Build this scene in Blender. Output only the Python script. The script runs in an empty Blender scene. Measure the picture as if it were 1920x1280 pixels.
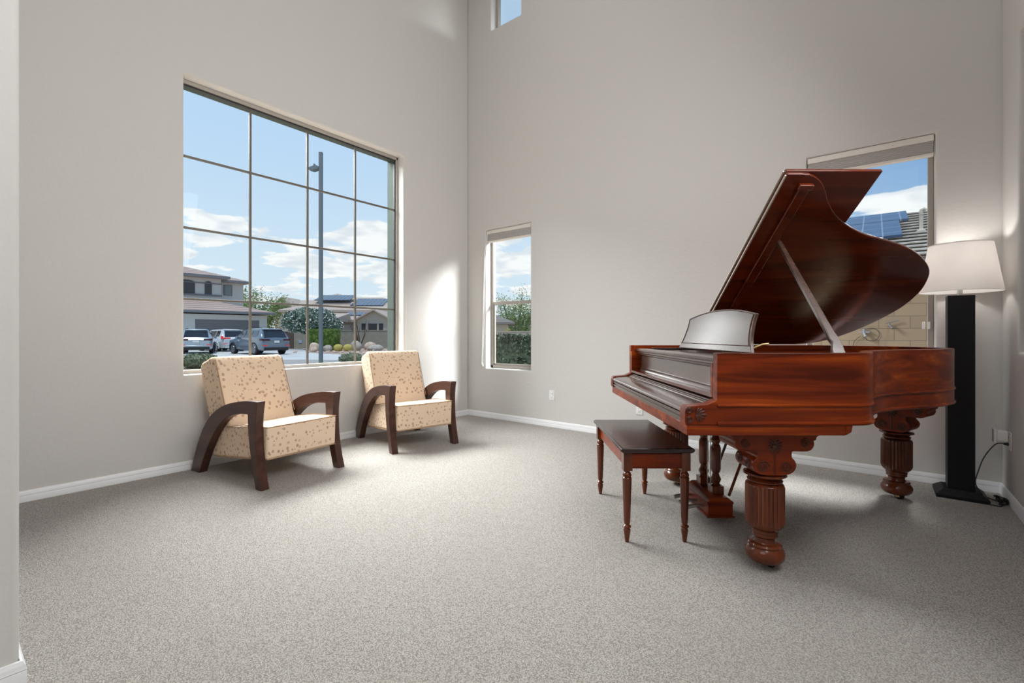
import bpy, bmesh, math, random
from mathutils import Vector, Matrix
R = math.radians
C = bpy.context.scene
col = C.collection
TH = R(38.2); CX, CY, CZ = 4.32, -4.53, 1.08

# ------------------------------------------------------------------ camera
cam_d = bpy.data.cameras.new('camera'); cam = bpy.data.objects.new('camera', cam_d); col.objects.link(cam)
cam.location = (CX, CY, CZ); cam.rotation_euler = (R(90), 0, TH)
cam_d.sensor_width = 36; cam_d.lens = 865 / 1920 * 36; cam_d.shift_y = -13 / 1920; cam_d.clip_start = .02; cam_d.clip_end = 500
C.camera = cam
C.view_settings.view_transform = 'Standard'; C.view_settings.look = 'None'
C.view_settings.exposure = 0.0; C.view_settings.gamma = 1; C.view_settings.use_curve_mapping = False
try:
    C.cycles.max_bounces = 10; C.cycles.diffuse_bounces = 5; C.cycles.transparent_max_bounces = 16
    C.cycles.sample_clamp_indirect = 6; C.cycles.use_denoising = True
    C.cycles.caustics_reflective = False; C.cycles.caustics_refractive = False
except Exception: pass

def new_nodes(nt, *spec): return [nt.nodes.new(s) for s in spec]

# ------------------------------------------------------------------ sky
w = bpy.data.worlds.new('sky'); C.world = w; w.use_nodes = True
nt = w.node_tree; nt.nodes.clear(); L = nt.links.new
def N(t, **k):
    n = nt.nodes.new(t)
    for a, b in k.items(): setattr(n, a, b)
    return n
def M(op, a, b=None, c=None, clamp=False):
    n = N('ShaderNodeMath', operation=op); n.use_clamp = clamp
    for i, v in enumerate((a, b, c)):
        if v is None: continue
        if isinstance(v, (int, float)): n.inputs[i].default_value = v
        else: L(v, n.inputs[i])
    return n.outputs[0]
def MR(v, a, b, c=0, d=1, smooth=True):
    n = N('ShaderNodeMapRange'); n.interpolation_type = 'SMOOTHSTEP' if smooth else 'LINEAR'
    L(v, n.inputs[0])
    for i, q in enumerate((a, b, c, d)): n.inputs[i + 1].default_value = q
    return n.outputs[0]
def MIX(f, a, b):
    n = N('ShaderNodeMix', data_type='RGBA')
    if isinstance(f, (int, float)): n.inputs[0].default_value = f
    else: L(f, n.inputs[0])
    for i, v in ((6, a), (7, b)):
        if isinstance(v, tuple): n.inputs[i].default_value = (*v, 1)
        else: L(v, n.inputs[i])
    return n.outputs[2]
tc = N('ShaderNodeTexCoord'); sp = N('ShaderNodeSeparateXYZ'); L(tc.outputs['Generated'], sp.inputs[0])
X, Y, Z = sp.outputs
side = MR(X, -.55, .12)
low = MIX(side, (.74, .88, .98), (.40, .60, .84))
high = MIX(side, (.53, .73, .98), (.19, .37, .67))
skyc = MIX(MR(Z, .0, .42), low, high)
cb = N('ShaderNodeCombineXYZ')
hz = M('ADD', M('MAXIMUM', Z, 0), .16)
L(M('DIVIDE', X, hz), cb.inputs[0]); L(M('DIVIDE', Y, hz), cb.inputs[1]); cb.inputs[2].default_value = 3.7
n1 = N('ShaderNodeTexNoise'); L(cb.outputs[0], n1.inputs['Vector']); n1.inputs['Scale'].default_value = 2.3
n1.inputs['Detail'].default_value = 9; n1.inputs['Roughness'].default_value = .52; n1.inputs['Distortion'].default_value = .2
dens = MR(Z, .20, .262, 0.06, -.25)
cm = MR(M('ADD', n1.outputs[0], dens), .515, .565)
n2 = N('ShaderNodeTexNoise'); L(cb.outputs[0], n2.inputs['Vector']); n2.inputs['Scale'].default_value = 5
cloudc = MIX(MR(n2.outputs[0], .35, .6), (.80, .85, .91), (1.05, 1.05, 1.05))
final = MIX(M('MULTIPLY', cm, .93), skyc, cloudc)
bg = N('ShaderNodeBackground'); L(final, bg.inputs[0]); bg.inputs[1].default_value = 1.0
wo = N('ShaderNodeOutputWorld'); L(bg.outputs[0], wo.inputs[0])

# ------------------------------------------------------------------ lights
def area(name, loc, target, sx, sy, power, colr=(1, 1, 1), spread=180):
    d = bpy.data.lights.new(name, 'AREA'); d.shape = 'RECTANGLE'; d.size = sx; d.size_y = sy; d.energy = power; d.color = colr; d.spread = R(spread)
    o = bpy.data.objects.new(name, d); col.objects.link(o); o.location = loc
    o.rotation_euler = (Vector(target) - Vector(loc)).to_track_quat('-Z', 'Y').to_euler()
    return o
sd = bpy.data.lights.new('sun', 'SUN'); sd.energy = 2.4; sd.angle = R(6); sd.color = (1, .96, .9)
so = bpy.data.objects.new('sun', sd); col.objects.link(so); so.rotation_euler = Vector((-.16, .24, -.96)).to_track_quat('-Z', 'Y').to_euler()
area('ceiling_fill', (2.4, -2.2, 5.85), (2.3, -2.2, 0), 4.0, 3.4, 24, (1, .99, .975))  # added overhead fill
area('right_wall_fill', (4.85, -3.0, 2.9), (0, -2.9, .9), 2.8, 1.3, 76, (1, .995, .99), 150)  # invented fill beside the right wall, brightens the window wall
area('sky_light_big_window', (-3.4, -2.3, 5.8), (.9, -2.3, 1.0), 6.4, 3.0, 2400, (1, 1, .995), 150)
area('rear_fill', (3.7, -7.6, 4.3), (2.0, -.8, 1.3), 3.4, 2.4, 62, (1, .995, .99))  # unseen fill added behind the camera to even out the room
area('sky_light_garden_window', (5.4, 3.0, 4.4), (4.2, 0, 1.5), 1.8, 1.6, 180, (1, 1, 1), 80)
area('sky_light_narrow_window', (-3.3, 2.3, 2.2), (.68, 0, 1.6), 1.3, 2.0, 13, (1, 1, 1), 80)
area('sky_light_garden_side', (4.2, 3.2, 5.2), (.68, .0, 1.7), 2.4, 2.0, 330, (1, 1, 1), 70)

# ------------------------------------------------------------------ materials
def mat(name, colr, rough=.6, metal=0, spec=.5, coat=0, coat_rough=.1, emis=None, estr=0):
    m = bpy.data.materials.new(name); m.use_nodes = True
    b = m.node_tree.nodes['Principled BSDF']
    b.inputs['Base Color'].default_value = (*colr, 1); b.inputs['Roughness'].default_value = rough
    b.inputs['Metallic'].default_value = metal; b.inputs['Specular IOR Level'].default_value = spec
    b.inputs['Coat Weight'].default_value = coat; b.inputs['Coat Roughness'].default_value = coat_rough
    if emis: b.inputs['Emission Color'].default_value = (*emis, 1); b.inputs['Emission Strength'].default_value = estr
    return m
def use(m):
    global nt, L
    nt = m.node_tree; L = nt.links.new
    return nt.nodes['Principled BSDF']
def coords(scale=(1, 1, 1), rot=(0, 0, 0), space='Object'):
    t = N('ShaderNodeTexCoord'); mp = N('ShaderNodeMapping'); L(t.outputs[space], mp.inputs[0])
    mp.inputs['Scale'].default_value = scale; mp.inputs['Rotation'].default_value = rot
    return mp.outputs[0]
def noise(v, s, d=4, r=.5, dist=0):
    n = N('ShaderNodeTexNoise'); L(v, n.inputs['Vector']); n.inputs['Scale'].default_value = s
    n.inputs['Detail'].default_value = d; n.inputs['Roughness'].default_value = r; n.inputs['Distortion'].default_value = dist
    return n.outputs[0]
def bump(b, h, strength, dist=.01):
    n = N('ShaderNodeBump'); L(h, n.inputs['Height']); n.inputs['Strength'].default_value = strength; n.inputs['Distance'].default_value = dist
    L(n.outputs[0], b.inputs['Normal'])
def wood(name, dark, mid, light, scale=(1.2, 14, 14), rough=.28, coat=.5, coat_rough=.12, cior=1.45, sl_=.3):
    m = mat(name, mid, rough, coat=coat, coat_rough=coat_rough); b = use(m); b.inputs['Coat IOR'].default_value = cior; b.inputs['Specular IOR Level'].default_value = sl_
    v = coords(scale); a = noise(v, 1.0, 5, .6, .6)
    v2 = coords((scale[0] * 5, scale[1] * 9, scale[2] * 9)); g = noise(v2, 1.0, 3, .6)
    c = MIX(MR(a, .3, .55), dark, mid); c = MIX(MR(a, .52, .75), c, light)
    c = MIX(M('MULTIPLY', MR(g, .35, .65), .22), c, dark); L(c, b.inputs['Base Color'])
    bump(b, g, .06, .002)
    return m
def noisy(name, c1, c2, s, rough=.8, bs=0, bsc=None, dist=.01, det=4, coat=0):
    m = mat(name, c1, rough, coat=coat); b = use(m); v = coords()
    L(MIX(MR(noise(v, s, det), .3, .7), c1, c2), b.inputs['Base Color'])
    if bs: bump(b, noise(v, bsc or s, 3), bs, dist)
    return m
MAHO = wood('mahogany', (.075, .008, .001), (.215, .027, .002), (.48, .09, .005), (.8, 10, 16), .3, .15, .12, 1.45, .2)
MAHO_T = wood('mahogany_turned', (.06, .011, .003), (.13, .026, .005), (.22, .046, .008), (9, 9, 1.0), .26, .45, .08)
MAHO_D = wood('mahogany_aged', (.045, .022, .016), (.085, .045, .034), (.13, .07, .052), (14, 1.2, 14), .27, .8, .18, 1.55, .5)
MAHO_L = wood('mahogany_lid', (.06, .008, .002), (.12, .015, .003), (.21, .033, .005), (.8, 8, 8), .24, .8, .13, 1.5)
BENCHTOP = wood('bench_lid_wood', (.018, .008, .006), (.03, .013, .010), (.045, .02, .015), (14, 1.2, 14), .24, .35, .14)
CHAIRW = wood('chair_wood', (.035, .013, .009), (.065, .024, .016), (.10, .038, .026), (2, 12, 12), .38, .3, .2)
BLACKW = wood('black_wood', (.004, .004, .005), (.007, .007, .008), (.010, .010, .011), (8, 8, 1), .6, .05); BLACKW.node_tree.nodes['Principled BSDF'].inputs['Specular IOR Level'].default_value = .25
CARVE = mat('carved_wood', (.075, .016, .005), .35)
WALL = mat('wall_paint', (.625, .61, .59), .75, spec=.25); b = use(WALL); v = coords()
bump(b, M('ADD', noise(v, 34, 4, .55), noise(v, 9, 2)), .22, .008)
WHITE = mat('white_trim_paint', (.80, .81, .83), .4); WPL = mat('white_plastic', (.82, .82, .80), .35)
CEIL = mat('ceiling_paint', (.75, .74, .72), .8)
CARPET = mat('carpet_pile', (.62, .59, .55), .95, spec=.1); b = use(CARPET); v = coords()
vo = N('ShaderNodeTexVoronoi'); L(v, vo.inputs['Vector']); vo.inputs['Scale'].default_value = 190
n3 = noise(v, 300, 3, .6); big = noise(v, 1.3, 3); mid_ = noise(v, 28, 3)
f = M('ADD', M('MULTIPLY', vo.outputs['Distance'], -.7), M('MULTIPLY', n3, .9))
cc = MIX(MR(f, -.15, .38), (.42, .385, .35), (.86, .82, .775))
cc = MIX(M('MULTIPLY', MR(big, .35, .65), .16), cc, (.56, .52, .475)); cc = MIX(M('MULTIPLY', MR(mid_, .4, .65), .12), cc, (.49, .45, .41))
L(cc, b.inputs['Base Color']); bump(b, f, 1.0, .014)
FAB = mat('dotted_fabric', (.76, .58, .42), .85, spec=.2); b = use(FAB); v = coords()
base = MIX(noise(v, 6, 2), (.78, .61, .455), (.74, .57, .41)); out = base
for i, (s, c1_, c2_, off, st) in enumerate(((27, (.55, .37, .26), (.36, .23, .175), 0, (1, 1, .85)), (25, (.60, .42, .29), (.40, .25, .19), 5.3, (.85, 1, 1)))):
    t_ = N('ShaderNodeTexCoord'); mp = N('ShaderNodeMapping'); L(t_.outputs['Object'], mp.inputs[0]); mp.inputs['Scale'].default_value = st
    mp.inputs['Location'].default_value = (off, off * .7, off * .3); mp.inputs['Rotation'].default_value = (off, .4, off * .5)
    q = N('ShaderNodeTexVoronoi'); L(mp.outputs[0], q.inputs['Vector']); q.inputs['Scale'].default_value = s; q.inputs['Randomness'].default_value = .6
    sp_ = N('ShaderNodeSeparateColor'); L(q.outputs['Color'], sp_.inputs[0])
    rad = M('ADD', M('MULTIPLY', sp_.outputs[0], .17), .145)
    msk = M('MULTIPLY', MR(M('SUBTRACT', rad, q.outputs['Distance']), -.015, .015), .85)
    out = MIX(msk, out, MIX(sp_.outputs[1], c1_, c2_))
L(out, b.inputs['Base Color']); bump(b, noise(v, 400, 2), .15, .002)
PIPING = mat('brown_piping', (.40, .25, .14), .7)
SHADE_IN = mat('lamp_bulb', (1, 1, 1), .5, emis=(1, .93, .84), estr=6)
LINEN = mat('grey_linen', (.62, .60, .58), .9); b = use(LINEN); v = coords((1, 1, 1))
L(MIX(noise(coords((60, 60, 500)), 1, 2), (.74, .73, .72), (.88, .87, .86)), b.inputs['Base Color'])
b.inputs['Transmission Weight'].default_value = 0
tr = N('ShaderNodeBsdfTranslucent'); tr.inputs[0].default_value = (.95, .92, .90, 1); mx = N('ShaderNodeMixShader'); mx.inputs[0].default_value = .58
L(b.outputs[0], mx.inputs[1]); L(tr.outputs[0], mx.inputs[2]); L(mx.outputs[0], nt.nodes['Material Output'].inputs[0])
BLACK = mat('black_rubber', (.008, .008, .009), .45); STEEL = mat('brushed_steel', (.45, .45, .45), .35, 1)
BRASS = mat('aged_brass', (.55, .42, .2), .35, 1); EDGE_GLINT = mat('pale_edge_glint', (.80, .76, .66), .35, .4)  # the pale tone paints the window reflection along the lid edge
IRON = mat('bronze_iron_plate', (.16, .11, .06), .45, .5); FELT = mat('dark_felt', (.02, .01, .01), .9)
STRING = mat('steel_string', (.6, .6, .58), .3, 1)
BLINDF = mat('blind_fabric', (.46, .44, .43), .85); BLINDR = mat('blind_rail', (.74, .70, .64), .5)
WFRAME = mat('window_frame_taupe', (.40, .37, .33), .5); MUNT = mat('window_grid_taupe', (.13, .122, .105), .5)
GASK = mat('dark_gasket', (.02, .02, .022), .6)
STUC = noisy('green_grey_stucco', (.038, .056, .048), (.052, .074, .064), 60, .9, .3, 120)
GLASS = bpy.data.materials.new('window_glass'); GLASS.use_nodes = True; nt = GLASS.node_tree; L = nt.links.new; nt.nodes.clear()
ta = N('ShaderNodeBsdfTransparent'); ta.inputs[0].default_value = (.96, .975, .97, 1); ga = N('ShaderNodeBsdfGlossy'); ga.inputs['Roughness'].default_value = .02
lw = N('ShaderNodeFresnel'); lw.inputs[0].default_value = 1.35; ms = N('ShaderNodeMixShader'); L(M('MULTIPLY', lw.outputs[0], .22), ms.inputs[0])
L(ta.outputs[0], ms.inputs[1]); L(ga.outputs[0], ms.inputs[2]); oo = N('ShaderNodeOutputMaterial'); L(ms.outputs[0], oo.inputs[0])
# exterior materials
CONC = noisy('driveway_concrete', (.56, .57, .57), (.64, .65, .64), .6, .9)
WALK = noisy('sidewalk_concrete', (.36, .35, .33), (.42, .40, .38), 2, .9)
GRAV = noisy('brown_gravel', (.30, .20, .15), (.52, .42, .36), 9, .95, det=6)
EARTH = noisy('desert_soil', (.40, .33, .27), (.50, .43, .36), 1, .95)
def tiles(name, c1, c2, sc=3.0, axis=(0, 0, 1)):
    m = mat(name, c1, .85); b = use(m)
    q = N('ShaderNodeTexWave'); q.wave_type = 'BANDS'; q.bands_direction = 'Z'; L(coords(), q.inputs['Vector'])
    q.inputs['Scale'].default_value = sc; q.inputs['Distortion'].default_value = .25; q.inputs['Detail'].default_value = 2
    cx = MIX(MR(q.outputs[0], .15, .5), c2, c1); cx = MIX(M('MULTIPLY', noise(coords(), 2.5, 4), .4), cx, c2); L(cx, b.inputs['Base Color'])
    return m
TILE = tiles('clay_roof_tile', (.56, .44, .39), (.30, .22, .19), 1.55)
TILE2 = tiles('tan_roof_tile', (.58, .49, .42), (.42, .34, .29), 2.4)
TILEG = tiles('grey_tan_roof_tile', (.32, .29, .26), (.14, .125, .11), 2.6)
NTILE = noisy('grey_tan_flat_tile', (.40, .365, .325), (.60, .56, .51), 6, .9)
HW = mat('white_stucco', (.66, .66, .61), .9); HT = mat('tan_stucco', (.62, .55, .44), .9); FASC = mat('grey_fascia', (.20, .21, .22), .7)
GAR = mat('grey_garage_door', (.20, .19, .19), .7); GARW = mat('white_garage_door', (.75, .75, .74), .7); DKW = mat('dark_window_glass', (.05, .055, .06), .25)
SHUT = mat('grey_green_shutter', (.32, .38, .36), .7)
SOLAR = mat('solar_cell_blue', (.045, .085, .17), .15); b = use(SOLAR)
bk = N('ShaderNodeTexBrick'); L(coords(), bk.inputs['Vector']); bk.offset = 0; bk.inputs['Scale'].default_value = 1
bk.inputs['Brick Width'].default_value = .5; bk.inputs['Row Height'].default_value = .86; bk.inputs['Mortar Size'].default_value = .02
for i_, cc_ in (('Color1', (.035, .06, .11)), ('Color2', (.045, .07, .125)), ('Mortar', (.22, .26, .32))): bk.inputs[i_].default_value = (*cc_, 1)
L(bk.outputs[0], b.inputs['Base Color'])
BLOCK = mat('tan_block', (.46, .38, .28), .9); b = use(BLOCK)
bk = N('ShaderNodeTexBrick'); t_ = N('ShaderNodeTexCoord'); s_ = N('ShaderNodeSeparateXYZ'); c_ = N('ShaderNodeCombineXYZ')
L(t_.outputs['Object'], s_.inputs[0]); L(s_.outputs[0], c_.inputs[0]); L(s_.outputs[2], c_.inputs[1]); L(c_.outputs[0], bk.inputs['Vector'])
bk.inputs['Scale'].default_value = 1; bk.inputs['Brick Width'].default_value = .41; bk.inputs['Row Height'].default_value = .205; bk.inputs['Mortar Size'].default_value = .006
for i_, cc_ in (('Color1', (.24, .175, .115)), ('Color2', (.205, .15, .098)), ('Mortar', (.13, .10, .07))): bk.inputs[i_].default_value = (*cc_, 1)
L(bk.outputs[0], b.inputs['Base Color'])
FENCE = noisy('grey_tan_wall', (.27, .26, .215), (.32, .30, .25), 3, .9); GATE = mat('brown_gate', (.10, .075, .06), .8)
BEIGEF = mat('beige_block_wall', (.52, .46, .38), .9)
LEAF = noisy('leaf_dark_green', (.012, .027, .015), (.038, .066, .036), 5, .7); LEAFB = noisy('leaf_bright_green', (.07, .15, .02), (.20, .30, .05), 3, .7)
LEAFP = noisy('leaf_pale_green', (.14, .24, .06), (.34, .44, .17), 1.5, .8); LEAFS = noisy('leaf_silver_green', (.07, .13, .09), (.17, .25, .19), 2, .7)
LEAFG = noisy('leaf_grey_green', (.10, .15, .09), (.24, .30, .19), 8, .8)
FLOWER = mat('white_blossom', (.85, .86, .84), .8); BARK = mat('brown_bark', (.10, .07, .05), .9); YEL = noisy('golden_cactus', (.42, .36, .08), (.60, .52, .16), 20, .9)
ROCK = noisy('tan_boulder', (.50, .37, .28), (.68, .56, .46), 5, .9); ROCKG = noisy('grey_boulder', (.38, .34, .30), (.52, .48, .42), 5, .9)
PAINTS = mat('silver_blue_paint', (.42, .49, .55), .25, .4, coat=1, coat_rough=.03); PAINTW = mat('white_paint', (.72, .77, .80), .25, coat=1, coat_rough=.03)
PAINTG = mat('slate_grey_paint', (.17, .215, .26), .25, .4, coat=1, coat_rough=.03); CGL = mat('car_glass', (.02, .022, .028), .06, coat=1)
TIRE = mat('tire_rubber', (.015, .015, .016), .7); RIM = mat('alloy_rim', (.25, .26, .28), .3, .8); TAIL = mat('red_tail_light', (.45, .02, .02), .2, emis=(1, .04, .03), estr=.35)
TAILD = mat('dark_tail_light', (.07, .012, .016), .2); PLATE = mat('white_number_plate', (.8, .8, .78), .5); TRIMB = mat('black_car_trim', (.02, .02, .022), .6)
POLEM = mat('grey_steel_pole', (.17, .21, .23), .6); YCAP = mat('yellow_marker', (.7, .6, .2), .7); BLUEP = mat('blue_plastic', (.08, .24, .62), .5)

# ------------------------------------------------------------------ mesh builder
def smooth_pts(pts, n=6, closed=False):
    out = []; P = [Vector(p) for p in pts]; k = len(P)
    rng = range(k) if closed else range(k - 1)
    for i in rng:
        if closed: a, b_, c, d = P[(i - 1) % k], P[i], P[(i + 1) % k], P[(i + 2) % k]
        else: a, b_, c, d = P[max(i - 1, 0)], P[i], P[i + 1], P[min(i + 2, k - 1)]
        for j in range(n):
            t = j / n
            out.append(.5 * ((2 * b_) + (c - a) * t + (2 * a - 5 * b_ + 4 * c - d) * t * t + (3 * b_ - a - 3 * c + d) * t ** 3))
    if not closed: out.append(P[-1].copy())
    return [tuple(p) for p in out]
class MB:
    def __init__(s): s.v = []; s.f = []; s.m = None
    def add(s, vs, fs):
        o = len(s.v); s.v += [tuple(s.m @ Vector(p)) if s.m else tuple(p) for p in vs]; s.f += [tuple(i + o for i in f) for f in fs]; return s
    def box(s, x0, y0, z0, x1, y1, z1):
        return s.add([(x0, y0, z0), (x1, y0, z0), (x1, y1, z0), (x0, y1, z0), (x0, y0, z1), (x1, y0, z1), (x1, y1, z1), (x0, y1, z1)],
                     [(0, 3, 2, 1), (4, 5, 6, 7), (0, 1, 5, 4), (1, 2, 6, 5), (2, 3, 7, 6), (3, 0, 4, 7)])
    def prism(s, poly, axis, a0, a1):
        # poly: 2D points; axis 'x': (y,z) 'y': (x,z) 'z': (x,y)
        g = {'x': lambda p, a: (a, p[0], p[1]), 'y': lambda p, a: (p[0], a, p[1]), 'z': lambda p, a: (p[0], p[1], a)}[axis]
        n = len(poly)
        return s.add([g(p, a0) for p in poly] + [g(p, a1) for p in poly],
                     [tuple(range(n))[::-1], tuple(range(n, 2 * n))] + [(i, (i + 1) % n, n + (i + 1) % n, n + i) for i in range(n)])
    def lathe(s, prof, c=(0, 0, 0), seg=32, flute=None):
        vs = []; fs = []; n = len(prof)
        for r, z in prof:
            for j in range(seg):
                a = 2 * math.pi * j / seg; rr = r * (flute(z, j) if flute else 1)
                vs.append((c[0] + rr * math.cos(a), c[1] + rr * math.sin(a), c[2] + z))
        for i in range(n - 1):
            for j in range(seg):
                k = (j + 1) % seg; fs.append((i * seg + j, i * seg + k, (i + 1) * seg + k, (i + 1) * seg + j))
        fs.append(tuple(range(seg))[::-1]); fs.append(tuple(range((n - 1) * seg, n * seg)))
        return s.add(vs, fs)
    def tube(s, pts, r, seg=8, closed=False):
        P = [Vector(p) for p in pts]; vs = []; fs = []; n = len(P); up = Vector((0, 0, 1)); prev = None
        for i, p in enumerate(P):
            t = (P[(i + 1) % n] - P[i - 1]) if closed else (P[min(i + 1, n - 1)] - P[max(i - 1, 0)])
            t.normalize()
            if prev is None:
                a = t.cross(up)
                if a.length < .1: a = t.cross(Vector((1, 0, 0)))
            else: a = prev - t * prev.dot(t)
            a.normalize(); prev = a; b_ = t.cross(a); rr = r[i] if isinstance(r, (list, tuple)) else r
            for j in range(seg):
                q = 2 * math.pi * j / seg; vs.append(p + (a * math.cos(q) + b_ * math.sin(q)) * rr)
        for i in range(n if closed else n - 1):
            i2 = (i + 1) % n
            for j in range(seg):
                k = (j + 1) % seg; fs.append((i * seg + j, i * seg + k, i2 * seg + k, i2 * seg + j))
        if not closed: fs.append(tuple(range(seg))[::-1]); fs.append(tuple(range((n - 1) * seg, n * seg)))
        return s.add(vs, fs)
    def ell(s, c, r, seg=14, rings=8, jit=0, seed=0):
        rd = random.Random(seed); vs = [(c[0], c[1], c[2] - r[2])]; fs = []
        for i in range(1, rings):
            ph = math.pi * i / rings - math.pi / 2
            for j in range(seg):
                a = 2 * math.pi * j / seg; k = 1 + jit * (rd.random() - .5)
                vs.append((c[0] + r[0] * math.cos(ph) * math.cos(a) * k, c[1] + r[1] * math.cos(ph) * math.sin(a) * k, c[2] + r[2] * math.sin(ph) * k))
        vs.append((c[0], c[1], c[2] + r[2])); t = len(vs) - 1
        for j in range(seg):
            k = (j + 1) % seg; fs.append((0, 1 + k, 1 + j)); fs.append((t, t - seg + j, t - seg + k))
            for i in range(rings - 2): fs.append((1 + i * seg + j, 1 + i * seg + k, 1 + (i + 1) * seg + k, 1 + (i + 1) * seg + j))
        return s.add(vs, fs)
    def leaves(s, n, fn, size, seed=1, flat=0):
        rd = random.Random(seed)
        for _ in range(n):
            p = Vector(fn(rd)); a = Vector((rd.gauss(0, 1), rd.gauss(0, 1), rd.gauss(0, 1))).normalized()
            b_ = a.cross(Vector((rd.gauss(0, 1), rd.gauss(0, 1), rd.gauss(0, 1)))).normalized(); z = size * rd.uniform(.6, 1.3)
            s.add([p - a * z, p + b_ * z * .45, p + a * z, p - b_ * z * .45], [(0, 1, 2, 3)])
        return s
    def build(s, name, m, parent=None, bevel=0, seg=2, smooth=True, angle=38, loc=None, rot=None):
        me = bpy.data.meshes.new(name); me.from_pydata(s.v, [], s.f); me.validate()
        bm = bmesh.new(); bm.from_mesh(me); bmesh.ops.recalc_face_normals(bm, faces=bm.faces); bm.to_mesh(me); bm.free()
        if m: me.materials.append(m)
        if smooth:
            for p in me.polygons: p.use_smooth = True
            me.set_sharp_from_angle(angle=R(angle))
        o = bpy.data.objects.new(name, me); col.objects.link(o)
        if parent: o.parent = parent
        if loc: o.location = loc
        if rot: o.rotation_euler = rot
        if bevel:
            d = o.modifiers.new('bevel', 'BEVEL'); d.width = bevel; d.segments = seg; d.limit_method = 'ANGLE'; d.angle_limit = R(40)
            d.harden_normals = False
        return o
def thing(name, label, cat, loc=(0, 0, 0), rz=0, group=None):
    o = bpy.data.objects.new(name, None); col.objects.link(o); o.location = loc; o.rotation_euler = (0, 0, rz); o.empty_display_size = .1
    return tag(o, label, cat, group)
def tag(o, label, cat, group=None, kind=None):
    o['label'] = label; o['category'] = cat
    if group: o['group'] = group
    if kind: o['kind'] = kind
    return o
def struct(o): o['kind'] = 'structure'; return o
def sempty(name, loc=(0, 0, 0), rz=0):
    o = bpy.data.objects.new(name, None); col.objects.link(o); o.location = loc; o.rotation_euler = (0, 0, rz); return struct(o)
def copy_tree(o, parent=None):
    c = o.copy(); col.objects.link(c); c.parent = parent
    for ch in list(o.children): copy_tree(ch, c)
    return c
def camw(lat, dep, z=0):
    return (CX + lat * math.cos(TH) - dep * math.sin(TH), CY + lat * math.sin(TH) + dep * math.cos(TH), z)

# ------------------------------------------------------------------ room shell
RW, CH, BK = 5.0, 6.0, -9.0
def wall_holes(name, m, axis, c0, c1, u0, u1, z0, z1, holes, bev=.016):
    """slab between c0 (room side) and c1 across the axis, with rectangular holes (ua, ub, za, zb)"""
    us = sorted({u0, u1, *[h[0] for h in holes], *[h[1] for h in holes]}); zs = sorted({z0, z1, *[h[2] for h in holes], *[h[3] for h in holes]})
    P = (lambda c, u, z: (c, u, z)) if axis == 'x' else (lambda c, u, z: (u, c, z))
    b = MB()
    solid = lambda u, z: u0 < u < u1 and z0 < z < z1 and not any(h[0] < u < h[1] and h[2] < z < h[3] for h in holes)
    for i in range(len(us) - 1):
        for j in range(len(zs) - 1):
            ua, ub, za, zb = us[i], us[i + 1], zs[j], zs[j + 1]; um, zm = (ua + ub) / 2, (za + zb) / 2
            if not solid(um, zm): continue
            for c in (c0, c1): b.add([P(c, ua, za), P(c, ub, za), P(c, ub, zb), P(c, ua, zb)], [(0, 1, 2, 3)])
            for du, dz, e in ((-1, 0, ((ua, za), (ua, zb))), (1, 0, ((ub, za), (ub, zb))), (0, -1, ((ua, za), (ub, za))), (0, 1, ((ua, zb), (ub, zb)))):
                uu = um + du * (ub - ua); zz = zm + dz * (zb - za)
                if du: uu = (us[i + du] + us[i + du + 1]) / 2 if 0 <= i + du < len(us) - 1 else -99
                if dz: zz = (zs[j + dz] + zs[j + dz + 1]) / 2 if 0 <= j + dz < len(zs) - 1 else -99
                if not solid(uu, zz):
                    (p, q), (r, t) = e; b.add([P(c0, p, q), P(c0, r, t), P(c1, r, t), P(c1, p, q)], [(0, 1, 2, 3)])
    o = b.build(name, m, smooth=False); me = o.data
    bm = bmesh.new(); bm.from_mesh(me); bmesh.ops.remove_doubles(bm, verts=bm.verts, dist=1e-4); bmesh.ops.recalc_face_normals(bm, faces=bm.faces)
    bmesh.ops.dissolve_limit(bm, angle_limit=.01, verts=bm.verts, edges=bm.edges); bm.to_mesh(me); bm.free()
    if bev:
        for p in me.polygons: p.use_smooth = True
        me.set_sharp_from_angle(angle=R(38))
        d = o.modifiers.new('bullnose', 'BEVEL'); d.width = bev; d.segments = 4; d.limit_method = 'ANGLE'
    return struct(o)
WA = (-3.26, -1.08, .757, 3.165); WB = (.315, 1.04, .64, 2.44); WC = (3.87, 4.665, .64, 2.547); WD = (.40, .893, 5.02, 5.75)
wall_holes('wall_left', WALL, 'x', 0, -.14, BK, 0, 0, CH, [WA])
wall_holes('wall_back', WALL, 'y', 0, .14, -.14, RW + .3, 0, CH, [WB, WC, WD])
e1 = wall_holes('wall_left_exterior', STUC, 'x', -.142, -.31, BK, .3, -.3, CH + .1, [WA], 0)
e2 = wall_holes('wall_back_exterior', STUC, 'y', .142, .19, -.14, RW + .3, -.3, CH + .1, [WB, WC, WD], 0)
NI = (-2.6, -.44, .97, 2.9)
wall_holes('wall_right', WALL, 'x', RW, RW + .16, BK, 0, 0, CH, [NI])
struct(MB().box(RW + .165, NI[0] - .1, NI[2] - .1, RW + .3, NI[1] + .1, NI[3] + .1).build('wall_right_niche', WALL))
wall_holes('wall_front', WALL, 'y', -4.35, -4.50, 0, 2.24, 0, CH, [], .02)
struct(MB().box(0, BK - .1, 0, RW, BK, CH).build('wall_rear', WALL))
struct(MB().box(-.3, BK - .1, -.06, RW + .3, .26, 0).build('floor', CARPET))
struct(MB().box(-.31, BK - .1, CH, RW + .3, .26, CH + .1).build('ceiling', CEIL))
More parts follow.
